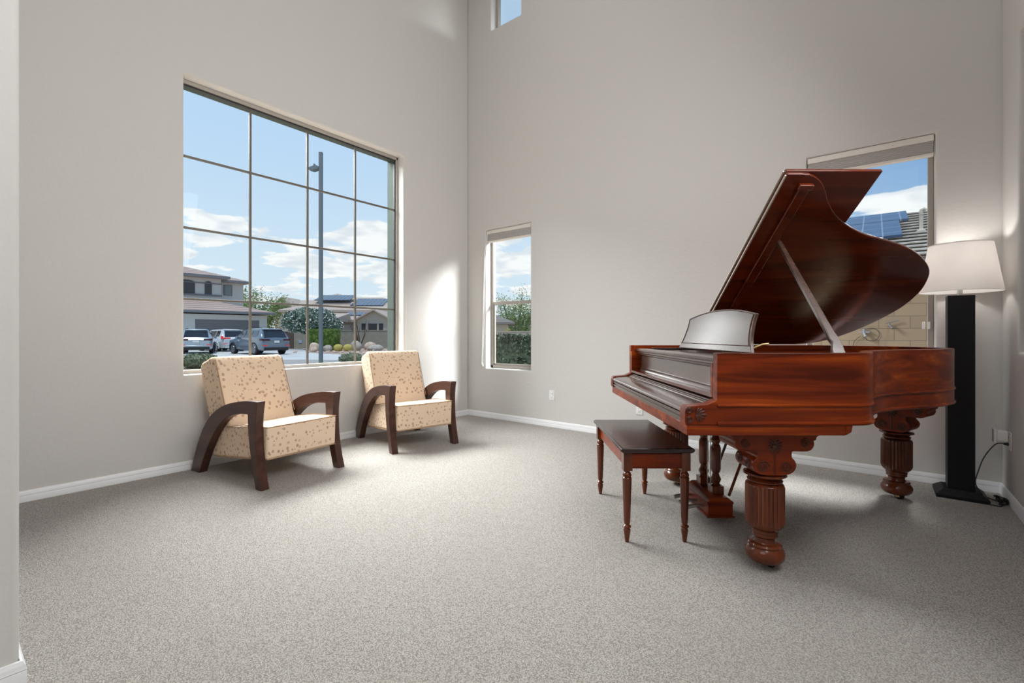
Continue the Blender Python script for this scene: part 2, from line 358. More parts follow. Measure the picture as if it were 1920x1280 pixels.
def basebd(name, pts):
    prof = [(0, 0), (.014, 0), (.014, .038), (.012, .041), (.0145, .045), (.0125, .050), (.0125, .056), (.009, .062), (.006, .070), (0, .072)]
    b = MB()
    for (ax, ay), (bx, by), (nx, ny), ea, eb in pts:
        d = Vector((bx - ax, by - ay)).normalized(); vs = []
        for (qx, qy), e in (((ax, ay), -ea), ((bx, by), eb)):
            for p, z in prof: vs.append((qx + nx * p + d.x * e * p / .014, qy + ny * p + d.y * e * p / .014, z))
        n = len(prof); b.add(vs, [tuple(range(n)), tuple(range(n, 2 * n))] + [(i, (i + 1) % n, n + (i + 1) % n, n + i) for i in range(n)])
    return struct(b.build(name, WHITE))
e = .014
basebd('baseboard_left', [((0, -4.35), (0, 0), (1, 0), -0, -e)])
basebd('baseboard_back', [((0, 0), (RW, 0), (0, -1), -e, -e)])
basebd('baseboard_right', [((RW, 0), (RW, -8.9), (-1, 0), -e, 0)])
basebd('baseboard_front', [((0, -4.35), (2.24, -4.35), (0, 1), 0, e), ((2.24, -4.35), (2.24, -4.5), (1, 0), e, e), ((2.24, -4.5), (0, -4.5), (0, -1), e, 0)])

# windows
def window_a():
    y0, y1, z0, z1 = WA; x = -.135; r = sempty('window_1'); fw = .022
    f = MB()
    for a in ((y0, z0, y1, z0 + .03), (y0, z1 - .028, y1, z1), (y0, z0, y0 + fw, z1), (y1 - fw, z0, y1, z1)): f.box(x - .03, a[0], a[1], x + .025, a[2], a[3])
    f.build('window_frame', WFRAME, r, .003)
    g = MB()
    for a in ((y0 + fw, z1 - .042, y1 - fw, z1 - .028), (y1 - fw - .012, z0 + .03, y1 - fw, z1 - .03)): g.box(x - .02, a[0], a[1], x + .005, a[2], a[3])
    g.build('gasket', GASK, r)
    MB().box(x - .012, y0 + fw, z0 + .03, x - .006, y1 - fw, z1 - .028).build('glass', GLASS, r)
    yy = [(y1 - y0 - .03) * k / 4 + y0 + .015 for k in (1, 2, 3)]; zz = [z0 + .03 + (z1 - z0 - .06) * k / 4 for k in (1, 2, 3)]
    for q in yy: MB().box(x - .016, q - .0095, z0 + .03, x + .003, q + .0095, z1 - .03).build('muntin', MUNT, r, .002)
    for q in zz: MB().box(x - .015, y0 + fw, q - .0095, x + .002, y1 - fw, q + .0095).build('muntin', MUNT, r, .002)
window_a()
def window_b(name, wn, rail, lock=False):
    x0, x1, z0, z1 = wn; y = .125; r = sempty(name); f = MB(); fw = .034
    for a in ((x0, z0, x1, z0 + .04), (x0, z1 - .04, x1, z1), (x0, z0, x0 + fw, z1), (x1 - fw, z0, x1, z1)): f.box(a[0], y - .012, a[1], a[2], y + .045, a[3])
    f.build('window_frame', WFRAME, r, .003)
    MB().box(x0 + fw, y + .02, z0 + .04, x1 - fw, y + .026, z1 - .04).build('glass', GLASS, r)
    if rail:
        MB().box(x0 + fw, y - .006, rail - .021, x1 - fw, y + .018, rail + .021).build('meeting_rail', WFRAME, r, .003)
        s = MB()
        for a in ((x0 + fw, z0 + .04, x0 + fw + .02, rail), (x1 - fw - .02, z0 + .04, x1 - fw, rail), (x0 + fw, z0 + .04, x1 - fw, z0 + .062)): s.box(a[0], y, a[1], a[2], y + .018, a[3])
        s.build('sash', WFRAME, r, .002)
    if lock:
        for dx in (0, .028): MB().box(x1 - .034 - .005 - dx, y - .04, 1.12, x1 - .034 + .012 - dx, y - .012, 1.175).build('sash_latch', WPL, r, .004)
    return r
window_b('window_2', WB, 1.49); window_b('window_3', WC, None, True); window_b('window_4', WD, None)
def blind(wn, label, cord=False):
    x0, x1, z0, z1 = wn; t = thing('window_blind', label, 'blind', ((x0 + x1) / 2, .05, z1), 0); h = (x1 - x0) / 2 - .006
    MB().box(-h, -.035, -.05, h, .03, -.003).build('head_rail', BLINDR, t, .005)
    f = MB(); [f.prism([(-.02, -.05 - k * .014), (.02, -.05 - k * .014), (.024, -.057 - k * .014), (.02, -.063 - k * .014), (-.02, -.063 - k * .014), (-.024, -.057 - k * .014)], 'x', -h + .004, h - .004) for k in range(6)]
    f.build('pleated_fabric', BLINDF, t)
    MB().box(-h, -.026, -.155, h, .026, -.135).build('bottom_rail', BLINDR, t, .004)
    if cord:
        c = MB(); c.tube([(-h + .01, -.035, -.05), (-h - .006, -.07, -.3), (-h - .03, -.075, -1.2), (-h - .045, -.08, -1.72)], .0035, 6)
        c.tube([(-h + .02, -.035, -.05), (-h + .008, -.07, -.4), (-h - .012, -.075, -1.2), (-h - .03, -.08, -1.74)], .003, 6)
        c.ell((-h - .045, -.08, -1.74), (.008, .008, .022)); c.ell((-h - .03, -.08, -1.76), (.008, .008, .022)); c.build('pull_cord', WPL, t)
    return t
blind(WB, 'grey pleated blind raised to the top of the narrow window near the corner', True)
blind(WC, 'wide grey pleated blind raised to the top of the window behind the piano lid')

# outlets
def outlet(loc, rz, label):
    t = thing('wall_outlet', label, 'outlet', loc, rz)
    MB().box(-.036, -.006, -.058, .036, 0, .058).build('cover_plate', WPL, t, .003)
    for s in (-.022, .022):
        o = MB().box(-.017, -.009, s - .016, .017, -.005, s + .016).build('socket', WPL, t, .004)
        MB().box(-.009, -.0096, s - .004, -.006, -.0088, s + .007).box(.005, -.0096, s - .004, .008, -.0088, s + .007).build('slot', GASK, o)
    return t
outlet((1.351, 0, .369), 0, 'white outlet low on the bare wall between the narrow window and the piano')
outlet((2.42, 0, .315), 0, 'white outlet low on the wall seen just beneath the keyboard')
outlet((RW, -.25, .40), R(-90), 'white outlet near the corner with the lamp plug and an adapter in it')

# ------------------------------------------------------------------ armchairs
def armchair(label):
    t = thing('armchair', label, 'armchair', group='dotted armchairs under the big window')
    dx, dy = .50, -.35
    S = lambda pts: [(a + dx, z) for a, z in pts]
    outer = [(-.015, 0), (-.052, .13), (-.078, .27), (-.086, .42), (-.080, .52), (-.062, .612)]
    top = smooth_pts([(-.062, .612), (-.20, .609), (-.357, .588), (-.519, .548), (-.667, .474), (-.777, .374), (-.867, .241), (-.935, .102), (-.975, 0)], 4)
    inn = smooth_pts([(-.845, 0), (-.79, .11), (-.70, .25), (-.59, .375), (-.46, .465), (-.318, .505), (-.185, .515)], 4)
    leg = smooth_pts([(-.182, .508), (-.176, .40), (-.158, .28), (-.125, .14), (-.085, 0)], 3)
    poly = S(smooth_pts(outer, 3)[:-1] + top + inn + leg)
    for k, y in enumerate((0, .64)):
        b = MB(); b.prism(poly, 'y', y + dy, y + dy + .06); b.build('arm_frame', CHAIRW, t, .004)
    seat = S([(-.045, .34), (-.04, .425), (-.30, .415), (-.60, .375), (-.80, .27), (-.765, .13), (-.40, .165), (-.05, .195)])
    s = MB(); s.prism(seat, 'y', .062 + dy, .638 + dy); so_ = s.build('seat_cushion', FAB, t, .018, 4)
    y0, y1 = .066 + dy, .634 + dy
    for zz, zb, zc, bk_ in ((.424, .414, .376, -.58), (.197, .167, .135, -.75)):
        xx = -.043 if zz > .3 else -.052
        MB().tube([(bk_ + dx, y0, zc), (-.35 + dx, y0, zb), (xx + dx, y0, zz), (xx + dx + .004, (y0 + y1) / 2, zz), (xx + dx, y1, zz), (-.35 + dx, y1, zb), (bk_ + dx, y1, zc)], .004, 6).build('piping', PIPING, so_)
    back = S([(-.55, .35), (-.585, .43), (-.69, .70), (-.745, .865), (-.775, .905), (-.83, .90), (-.965, .85), (-.99, .815), (-.93, .64), (-.80, .28)])
    s = MB(); s.prism(back, 'y', .07 + dy, .632 + dy); bo = s.build('backrest', FAB, t, .02, 4)
    for y in (.074 + dy, .628 + dy): MB().tube([(-.575 + dx, y, .43), (-.69 + dx, y, .715), (-.757 + dx, y, .885)], .0035, 6).build('piping', PIPING, bo)
    return t
def place_chair(t, O, ang):
    c, s = math.cos(ang), math.sin(ang); a, o_ = -.5, .35
    t.location = (O[0] + a * c - o_ * s, O[1] + a * s + o_ * c, 0); t.rotation_euler = (0, 0, ang)
ch1 = armchair('beige dotted armchair with curved dark wooden arms, nearer and larger of the two'); ch2 = copy_tree(ch1)
place_chair(ch1, (1.015, -3.10), R(7.5)); place_chair(ch2, (.925, -1.94), R(-13.5))
ch2['label'] = 'beige dotted armchair with curved dark wooden arms, the one nearer the room corner'

# ------------------------------------------------------------------ grand piano
PX0, PD0 = .75, 2.0
pi_ = thing('grand_piano', 'antique reddish mahogany grand piano with raised lid and thick carved fluted legs', 'piano', camw(PX0, PD0), TH)
near = [(.14, 0), (.45, 0), (.70, 0), (.80, .012), (.87, .07), (.94, .17), (1.02, .262), (1.13, .345), (1.28, .415), (1.444, .468), (1.589, .522), (1.73, .60), (1.845, .71), (1.905, .84), (1.925, .95), (1.905, 1.09), (1.81, 1.26), (1.70, 1.38), (1.58, 1.47), (1.45, 1.5), (.9, 1.5), (.14, 1.5)]
out_o = smooth_pts(near[2:20], 5); out_o = [(.14, 0), (.45, 0)] + out_o + [(.9, 1.5), (.14, 1.5)]
def offset(poly, d):
    res = []; n = len(poly)
    for i, p in enumerate(poly):
        a = Vector(poly[max(i - 1, 0)]); c = Vector(poly[min(i + 1, n - 1)]); t = (c - a).normalized(); res.append((p[0] - t.y * d, p[1] + t.x * d))
    return res
def band(b, d_in, d_out, z0, z1):
    A = offset(out_o, d_out); B = offset(out_o, d_in); n = len(A); vs = []
    for p, q in zip(A, B): vs += [(p[0], p[1], z0), (p[0], p[1], z1), (q[0], q[1], z1), (q[0], q[1], z0)]
    fs = []
    for i in range(n - 1):
        o = i * 4; k = o + 4
        for j in range(4): fs.append((o + j, o + (j + 1) % 4, k + (j + 1) % 4, k + j))
    fs += [(0, 1, 2, 3), tuple((n - 1) * 4 + j for j in range(4))]; return b.add(vs, fs)
rim = band(MB(), .045, 0, .69, 1.0).build('case_rim', MAHO, pi_, .003)
mb = MB()
A = offset(out_o, .002)
for z, r in ((.772, .009), (.694, .010)): mb.tube([(p[0], p[1], z) for p in A], r, 8)
mb.build('rim_molding', MAHO, rim)
band(MB(), .07, .046, .80, .955).build('inner_rim', MAHO, pi_)
inner = offset(out_o, .06)
MB().prism(inner, 'z', .80, .815).build('soundboard', MAHO_L, pi_)
MB().prism(offset(out_o, .10)[4:-3], 'z', .86, .872).build('iron_plate', IRON, pi_)
s = MB()
for k in range(30):
    y = .3 + k * .038; s.tube([(.42, y, .885), (max(.9, min(1.75, .75 + (y) * .9)), y + .04, .885)], .0012, 4)
s.build('strings', STRING, pi_)
d = MB(); [d.box(.55, .15 + k * .042, .885, .575, .165 + k * .042, .925) for k in range(30)]
d.build('dampers', FELT, pi_)
MB().box(.01, .002, .641, .70, 1.498, .689).prism([(.70, .641), (.725, .655), (.73, .68), (.735, .689), (.70, .689)], 'y', .002, 1.498).build('keybed', MAHO, pi_, .004)
cheek = [(.003, .69), (.0, .70), (.0, .742), (.003, .758), (.012, .768), (.06, .772), (.098, .775)] + smooth_pts([(.098, .775), (.125, .787), (.155, .803), (.166, .818)], 4)[1:] + [(.168, .835), (.168, .905), (.160, .92), (.148, .927), (.146, .935), (.150, .96), (.160, .985), (.161, .9995), (.24, .9995), (.24, .69)]
for k, (y0, y1) in enumerate(((-.0006, .062), (1.438, 1.5006))):
    o = MB().prism(cheek, 'y', y0, y1).build('cheek', MAHO, pi_)
# carving on the near cheek : two scrolls and a palmette
def spiral(b, cx, cz, y, r0, turns=2.2, tr=.0022, sgn=1, ph=0, plane='xz'):
    pts = []
    for k in range(int(turns * 14) + 1):
        a = ph + sgn * 2 * math.pi * k / 14; r = r0 * (1 - k / (turns * 14) * .88)
        pts.append((cx + r * math.cos(a), y, cz + r * math.sin(a)) if plane == 'xz' else (y, cx + r * math.cos(a), cz + r * math.sin(a)))
    b.tube(pts, tr, 6)
ck = MB(); spiral(ck, .018, .752, -.005, .015); spiral(ck, .018, .715, -.005, .016, sgn=-1)
for k in range(7):
    a = R(-66 + k * 22); ln = .05 - abs(k - 3) * .006
    ck.m = Matrix.Translation((.045, -.004, .733)) @ Matrix.Rotation(-a, 4, 'Y'); ck.ell((ln * .55, 0, 0), (ln * .5, .0035, .0055), 8, 6); ck.m = None
ck.build('cheek_carving', CARVE, pi_)
# front of the keyboard
ky0, ky1 = .0625, 1.4375
MB().prism([(.012, .6895), (.012, .700), (.004, .703), (.004, .712), (.010, .716), (.010, .722), (.003, .726), (.003, .733), (.04, .733), (.04, .6895)], 'y', ky0, ky1).build('key_slip', MAHO_D, pi_)
kl = [(.008, .735), (.002, .739), (.002, .748), (.008, .757), (.018, .762), (.06, .766), (.118, .771), (.121, .776), (.130, .777), (.133, .781), (.142, .782), (.146, .787), (.158, .789), (.175, .794), (.19, .806), (.198, .824), (.198, .83), (.215, .83), (.215, .735)]
MB().prism(kl, 'y', ky0, ky1).build('key_lid', MAHO_D, pi_, .001)
MB().prism([(.200, .831), (.207, .836), (.209, .845), (.209, .925), (.228, .925), (.228, .831)], 'y', ky0, ky1).build('fallboard', MAHO_D, pi_, .001)
MB().prism([(.205, .926), (.192, .932), (.190, .940), (.183, .945), (.183, .954), (.172, .960), (.170, .972), (.178, .978), (.235, .978), (.235, .926)], 'y', ky0, ky1).build('top_rail', MAHO_D, pi_, .001)
MB().box(.25, .10, .955, .60, 1.40, .972).box(.25, .18, .972, .62, .24, .985).box(.25, 1.26, .972, .62, 1.32, .985).build('desk_shelf', BENCHTOP, pi_, .002)
# music desk
ymid = .75; pts = []
side_r = smooth_pts([(.49, 0), (.475, .022), (.448, .07), (.432, .13), (.430, .175), (.435, .205)], 4)
topc = smooth_pts([(.435, .205), (.25, .232), (0, .245), (-.25, .232), (-.435, .205)], 5)
prof = side_r[:-1] + topc + [(-a, z) for a, z in side_r[::-1]][1:]
desk = MB().prism([(y, z) for y, z in prof], 'x', -.009, .009).build('music_desk', MAHO_D, pi_, .003, loc=(.43, ymid, .988), rot=(0, R(15), 0))
m_ = MB()
path = [(-.0105, y * .965, z * .955 + .004) for y, z in prof]
m_.tube([p for p in path if p[2] > .03], .0022, 6); m_.tube([(-.0105, -.468, .034), (-.0105, .468, .034)], .0022, 6)
m_.build('desk_molding', CARVE, desk)
# lid
la = R(37.3)
lid_o = [(.646, .036), (.72, .036)] + smooth_pts([(.76, .04), (.80, .055), (.85, .09), (.895, .14), (.949, .209), (1.025, .284), (1.137, .362), (1.281, .431), (1.444, .480), (1.589, .530), (1.73, .607), (1.855, .715), (1.915, .835), (1.934, .948), (1.912, 1.084), (1.82, 1.248), (1.71, 1.37), (1.60, 1.45), (1.50, 1.488)], 4) + [(1.40, 1.5), (.646, 1.5)]
lid = MB().prism([(x, y - 1.5) for x, y in lid_o], 'z', 0, .022).build('lid', MAHO_L, pi_, .005, 3, loc=(0, 1.5, 1.004), rot=(-la, 0, 0))
fl = MB().box(.648, -1.466, .0245, 1.14, 0, .0455).build('lid_flap', MAHO_L, pi_, .004, loc=(0, 1.5, 1.004), rot=(-la, 0, 0))
MB().box(.638, -1.455, .002, .6455, -.01, .009).box(.638, -1.455, .036, .6475, -.01, .043).build('lid_hinge_and_glint', EDGE_GLINT, lid, .001)  # pale strips added for the bright window-lit edge of lid and flap
MB().prism([(.735, -1.40), (.79, -1.40), (.79, -.40), (.735, -.40)], 'z', -.020, -.0005).box(.725, -1.415, -.026, .80, -1.385, -.0005).build('lid_batten', MAHO_L, lid, .004)
ps_a = Vector((.735, .075, .985)); ps_b = Vector((.795, .68, 1.625)); dv = (ps_b - ps_a); ln = dv.length
pm = Matrix.Translation(ps_a) @ dv.to_track_quat('Z', 'X').to_matrix().to_4x4()
st = MB(); st.m = pm
w_ = [(-.045, -.02), (-.036, .03), (-.016, .075), (-.020, .10), (-.016, .14), (-.012, ln - .02), (-.006, ln), (.006, ln), (.012, ln - .02), (.018, .14), (.022, .10), (.020, .05), (.012, -.02)]
st.prism(w_, 'x', -.011, .011); st.m = None
st.m = None; st.build('lid_prop', MAHO_D, pi_, .003)
MB().tube([(.98, 1.30, .985), (1.03, 1.28, 1.01), (1.07, 1.27, 1.015)], .008, 8).build('lid_hinge_and_glint', BRASS, pi_)
# legs
def leg_geo(carve_front=True):
    prof = [(.060, .620), (.060, .445), (.090, .440), (.092, .432), (.078, .424), (.062, .419), (.070, .413), (.0755, .407), (.0735, .401), (.066, .397), (.074, .393), (.080, .387), (.083, .378), (.083, .370),
            (.083, .30), (.083, .225), (.083, .213), (.076, .196), (.061, .180), (.054, .177), (.057, .171), (.057, .165), (.053, .161), (.0555, .156), (.0555, .150), (.049, .146), (.044, .140), (.044, .128), (.050, .118),
            (.068, .116), (.073, .109), (.070, .100), (.075, .094), (.083, .080), (.085, .066), (.081, .048), (.068, .034), (.050, .027), (.03, .025)]
    NS = 112
    fl_ = lambda z, j: (1 - .075 * (math.cos(2 * math.pi * (j % 4) / 4) * .5 + .5)) if .20 < z < .38 else 1
    return MB().lathe(prof, seg=NS, flute=fl_)
def cap_geo():
    b = MB(); up = [(0, .640)]
    hw = smooth_pts([(.205, .640), (.205, .628), (.19, .620), (.187, .606)], 2) + smooth_pts([(.176, .602), (.178, .585), (.168, .565), (.145, .555), (.085, .555)], 4)
    low = smooth_pts([(.078, .553), (.078, .530), (.092, .512), (.098, .490), (.088, .466), (.066, .452), (.03, .446)], 4)
    half = hw + low
    poly = half + [(-x, z) for x, z in half[::-1]]
    b.prism(poly, 'y', -.084, .084)
    return b
def cap_carve(parent):
    y = -.0850
    for sx in (-1, 1):
        c = MB(); spiral(c, sx * .135, .592, y, .022, sgn=sx, tr=.003); c.build('scroll_carving', CARVE, parent)
        c = MB(); spiral(c, sx * .052, .487, y, .027, sgn=-sx, tr=.003); c.build('scroll_carving', CARVE, parent)
    c = MB()
    for k in range(12):
        a = k * math.pi / 6; c.m = Matrix.Translation((0, y + .001, .578)) @ Matrix.Rotation(a, 4, 'Y'); c.ell((.023, 0, 0), (.0155, .004, .0052), 8, 6); c.m = None
    c.ell((0, y, .578), (.011, .006, .011)); c.tube([(0, y, .57), (0, y, .455)], .0032, 6); c.build('rosette_carving', CARVE, parent)
    for sy in (-1, 1): c = MB(); spiral(c, sy * .038, .495, -.0990, .022, plane='yz', sgn=sy, tr=.003); c.build('scroll_carving', CARVE, parent)
def caster(parent, a):
    b = MB(); b.lathe([(.018, .045), (.022, .03), (.022, .028), (.012, .026)], seg=16); c, s_ = math.cos(a), math.sin(a)
    b.m = Matrix.Rotation(a, 4, 'Z') @ Matrix.Translation((.02, 0, 0.0)); b.box(-.014, -.018, .012, .012, -.012, .042).box(-.014, .012, .012, .012, .018, .042); b.m = None
    cb_ = b.build('caster_bracket', BRASS, parent)
    q = MB(); q.m = Matrix.Rotation(a, 4, 'Z') @ Matrix.Translation((.024, 0, .021)) @ Matrix.Rotation(R(90), 4, 'X'); q.lathe([(.016, -.011), (.0205, -.009), (.0205, .009), (.016, .011)], seg=20); q.m = None
    q.build('caster', BLACK, parent)
for (lx, ly, rz) in ((.43, .155, 0), (.44, 1.345, 0), (1.80, 1.06, R(-58))):
    lg = leg_geo().build('leg', MAHO_T, pi_, loc=(lx, ly, 0), rot=(0, 0, rz))
    cp = cap_geo(); 
    if rz: cp.box(-.09, -.06, .638, .09, .06, .692)
    cp.build('capital', MAHO, lg, .003); cap_carve(lg); caster(lg, R(-20))
# pedal lyre
ly = MB()
ly.prism([(.36, .055), (.50, .055), (.50, .118), (.505, .124), (.505, .132), (.47, .158), (.39, .158), (.355, .132), (.355, .124), (.36, .118)], 'y', .61, .93)
ly.box(.352, .602, .045, .508, .938, .056)
lo = ly.build('pedal_box', MAHO, pi_, .002)
colp = [(.032, .158), (.032, .20), (.020, .215), (.024, .225), (.030, .24), (.020, .262), (.017, .275), (.024, .285), (.028, .30), (.028, .42), (.024, .435), (.018, .445), (.024, .455), (.030, .47), (.022, .485), (.018, .50), (.026, .515), (.030, .53), (.030, .641)]
for y in (.69, .86):
    c = MB().box(.405, y - .033, .158, .471, y + .033, .205).lathe([(r, z) for r, z in colp], (.438, y, 0), 28).box(.408, y - .03, .54, .468, y + .03, .64)
    c.build('lyre_post', MAHO_T, pi_, .002)
for y in (.68, .77, .86):
    p = MB(); p.tube([(.37, y, .088), (.33, y, .088), (.29, y, .083), (.255, y, .075)], [.007, .008, .012, .013], 8).build('pedal', STEEL, pi_)
for y in (.66, .89): MB().tube([(.50, y, .15), (.68, y, .64)], .008, 8).build('lyre_brace', MAHO_T, pi_)
for y in (.73, .77, .81): MB().tube([(.44, y, .16), (.44, y, .64)], .0025, 6).build('pedal_rod', STEEL, pi_)
MB().prism([(.36, .641), (.52, .641), (.52, .60), (.50, .59), (.38, .59), (.36, .60)], 'y', .62, .93).build('lyre_top', MAHO, pi_, .004)

# ------------------------------------------------------------------ piano bench
be = thing('piano_bench', 'small wooden bench with dark polished lid tucked under the keyboard', 'bench', camw(.75, 2.768), TH)
MB().prism([(-.178, .470), (-.190, .478), (-.192, .487), (-.182, .496), (.182, .496), (.192, .487), (.190, .478), (.178, .470)], 'y', -.40, .40).build('bench_lid', BENCHTOP, be, .004)
MB().box(-.155, -.375, .385, .155, .375, .469).box(-.150, -.381, .395, .150, .381, .463).build('apron', MAHO, be, .002)
for sx in (-1, 1):
    for sy in (-1, 1):
        x, y = sx * .150, sy * .362
        g = MB().box(x - .023, y - .023, .375, x + .023, y + .023, .469)
        pr = [(.018, .375), (.014, .365), (.019, .360), (.0225, .352), (.0225, .345), (.0175, .342), (.0235, .335), (.0235, .33), (.0175, .13), (.016, .10), (.012, .092), (.021, .084), (.021, .079), (.013, .074), (.018, .066), (.018, .060), (.010, .004), (.009, 0)]
        g.lathe(pr, (x, y, 0), 40, lambda z, j: (1 - .12 * (j % 4 == 0)) if .101 < z < .334 else 1)
        g.build('leg', MAHO_T, be)

# ------------------------------------------------------------------ floor lamp
lm = thing('floor_lamp', 'black square column floor lamp with grey drum shade, lit, in the corner', 'lamp', (4.768, -.235, 0))
MB().add([(-.128, -.128, 0), (.128, -.128, 0), (.128, .128, 0), (-.128, .128, 0), (-.128, -.128, .022), (.128, -.128, .022), (.128, .128, .022), (-.128, .128, .022), (-.088, -.088, .055), (.088, -.088, .055), (.088, .088, .055), (-.088, .088, .055)],
         [(3, 2, 1, 0), (0, 1, 5, 4), (1, 2, 6, 5), (2, 3, 7, 6), (3, 0, 4, 7), (4, 5, 9, 8), (5, 6, 10, 9), (6, 7, 11, 10), (7, 4, 8, 11), (8, 9, 10, 11)]).build('base', BLACKW, lm, .002)
MB().box(-.066, -.066, .05, .066, .066, 1.34).build('column', BLACKW, lm, .002)
MB().tube([(0, 0, 1.34), (0, 0, 1.45)], .014, 14).build('stem', STEEL, lm)
sh = MB(); seg = 64; rows = []
for r, z in ((.208, 1.365), (.160, 1.685)): rows += [(r, z)]
sh.lathe([(.2075, 1.365), (.2085, 1.368), (.1605, 1.683), (.1595, 1.685)], seg=seg); sh.f = sh.f[:-2]
so_ = sh.build('lamp_shade', LINEN, lm); so_.modifiers.new('solid', 'SOLIDIFY').thickness = .002
sp3 = MB(); sp3.tube([(.158 * math.cos(a * math.pi / 12), .158 * math.sin(a * math.pi / 12), 1.68) for a in range(24)], .002, 6, True)
for a in (0, 2.094, 4.188): sp3.tube([(0, 0, 1.66), (.158 * math.cos(a), .158 * math.sin(a), 1.68)], .002, 6)
sp3.tube([(0, 0, 1.45), (.04, 0, 1.5), (.04, 0, 1.62), (0, 0, 1.66)], .002, 6); sp3.build('shade_frame', STEEL, lm)
MB().lathe([(.012, 1.45), (.014, 1.47), (.028, 1.505), (.030, 1.525), (.022, 1.55), (.006, 1.56)], seg=20).build('bulb', SHADE_IN, lm)
pl_ = bpy.data.lights.new('lamp_glow', 'POINT'); pl_.energy = 4.5; pl_.color = (1, .95, .90); pl_.shadow_soft_size = .035
po = bpy.data.objects.new('lamp_glow', pl_); col.objects.link(po); po.location = (4.768, -.235, 1.60)
cd = MB()
cd.tube(smooth_pts([(.228, -.012, .378), (.20, -.012, .382), (.16, -.03, .37), (.11, -.05, .29), (.078, -.082, .20), (.062, -.10, .12), (.09, -.105, .06), (.10, -.06, .045)], 6), .0032, 6)
cd.tube(smooth_pts([(.10, .0, .03), (.13, .02, .01), (.17, -.02, .006), (.19, -.08, .006), (.165, -.14, .006), (.12, -.13, .006)], 6), .0032, 6)
rd = random.Random(3); pp = []
for k in range(40):
    a = k * 1.1; pp.append((.19 + .024 * math.cos(a) + rd.uniform(-.006, .006), -.045 + .055 * math.sin(a * .5) + rd.uniform(-.01, .01), .020 + .014 * math.sin(a * .7)))
cd.tube(smooth_pts(pp, 3), .0032, 6); cd.build('power_cord', BLACK, lm)
MB().tube([(.231, -.012, .378), (.2, -.012, .379)], [.011, .007], 10).build('plug', BLACK, lm)
ad = thing('plug_adapter', 'white plug-in adapter in the top socket by the lamp cord', 'adapter', (RW - .012, -.25, .43))
MB().box(-.055, -.03, -.035, -.0, .03, .035).build('body', WPL, ad, .01, 3); MB().box(-.068, -.034, -.045, -.0555, .034, .042).build('night_light_panel', WPL, ad, .004, 3)

# ------------------------------------------------------------------ outside
G = -.25
struct(MB().box(-95, -30, G - .3, 60, 95, G - .02).build('ground', EARTH))
def flatpoly(name, pts, z, m):
    P = [camw(a, b)[:2] for a, b in pts]; b = MB(); b.prism(P, 'z', z - .05, z); return struct(b.build(name, m, smooth=False))
flatpoly('driveway', [(-34, 22), (-2.5, 22.0), (-6.0, 29.0), (-11, 30.2), (-14.5, 33.5), (-16.5, 37), (-18, 42), (-36, 42)], G + .01, CONC)
flatpoly('sidewalk', [(-30, 18.8), (-2, 18.8), (-2, 22.2), (-11, 24.2), (-30, 22)], G + .02, WALK)
flatpoly('gravel_bed', [(-16.5, 37), (-14.5, 33.5), (-11, 30.2), (-6, 29), (-4, 44), (-20, 44)], G + .03, GRAV)
flatpoly('front_yard', [(-30, 7), (-1, 7), (-1, 18.8), (-30, 18.8)], G + .0, GRAV)
def ext(name, label, cat, lat, dep, rot=0, z=G, group=None): return thing(name, label, cat, camw(lat, dep, z), TH + rot, group)
def hip(x0, x1, y0, y1, ze, pitch, t=.18, gable=None):
    """hip roof over a rectangle; gable 'x'/'y' makes a ridge running that way with open gables"""
    b = MB(); w2 = min(x1 - x0, y1 - y0) / 2; h = w2 * pitch
    xm, ym = (x0 + x1) / 2, (y0 + y1) / 2
    if (x1 - x0) > (y1 - y0): ra, rb = (x0 + w2, ym, ze + h), (x1 - w2, ym, ze + h)
    else: ra, rb = (xm, y0 + w2, ze + h), (xm, y1 - w2, ze + h)
    if gable == 'y': h = (x1 - x0) / 2 * pitch; ra, rb = (xm, y0, ze + h), (xm, y1, ze + h)
    if gable == 'x': h = (y1 - y0) / 2 * pitch; ra, rb = (x0, ym, ze + h), (x1, ym, ze + h)
    c = [(x0, y0, ze), (x1, y0, ze), (x1, y1, ze), (x0, y1, ze)]; d = [(x, y, ze - t) for x, y, _ in c]
    vs = c + d + [ra, rb]; fs = [(4, 5, 6, 7), (0, 1, 5, 4), (1, 2, 6, 5), (2, 3, 7, 6), (3, 0, 4, 7)]
    if (gable == 'y') or (gable is None and not (x1 - x0) > (y1 - y0)): fs += [(0, 1, 8), (1, 2, 9, 8), (2, 3, 9), (3, 0, 8, 9)]
    else: fs += [(0, 1, 9, 8), (1, 2, 9), (2, 3, 8, 9), (3, 0, 8)]
    return b.add(vs, fs)
# house with garage, across the street on the left. local x = right, y = away, z from the ground
h1 = ext('house', 'white two storey house with clay tile roof, arched balcony and wide grey garage door', 'house', -23.2, 43.7, R(50))
MB().box(-9.5, 0, 0, 0, 4, 3.1).build('garage_wall', HW, h1, smooth=False)
hip(-10.2, .49, -.6, 9.4, 3.4, .28, .2).build('garage_roof', TILE, h1, smooth=False)
MB().box(-10.3, -.68, 3.18, .57, -.58, 3.38).build('gutter', FASC, h1, smooth=False)
dr = MB().box(-5.83, -.02, 0, -.70, .1, 2.64).build('garage_door', GAR, h1, smooth=False)
g = MB(); [g.box(-5.83, -.035, k * .53 + .5, -.70, -.018, k * .53 + .52) for k in range(4)]; g.build('door_groove', FASC, dr, smooth=False)
MB().box(-11.8, 4, 2.9, -2.6, 13, 6.75).build('upper_wall', HW, h1, smooth=False)
MB().box(-2.6, 4.7, 2.9, -.37, 11, 6.5).build('side_wing_wall', HW, h1, smooth=False)
hip(-12.6, -2.1, 3.3, 13.7, 6.87, .32, .25).build('upper_roof', TILE, h1, smooth=False)
hip(-5.0, .1, 4.1, 12.0, 6.62, .33, .2).build('side_wing_roof', TILE, h1, smooth=False)
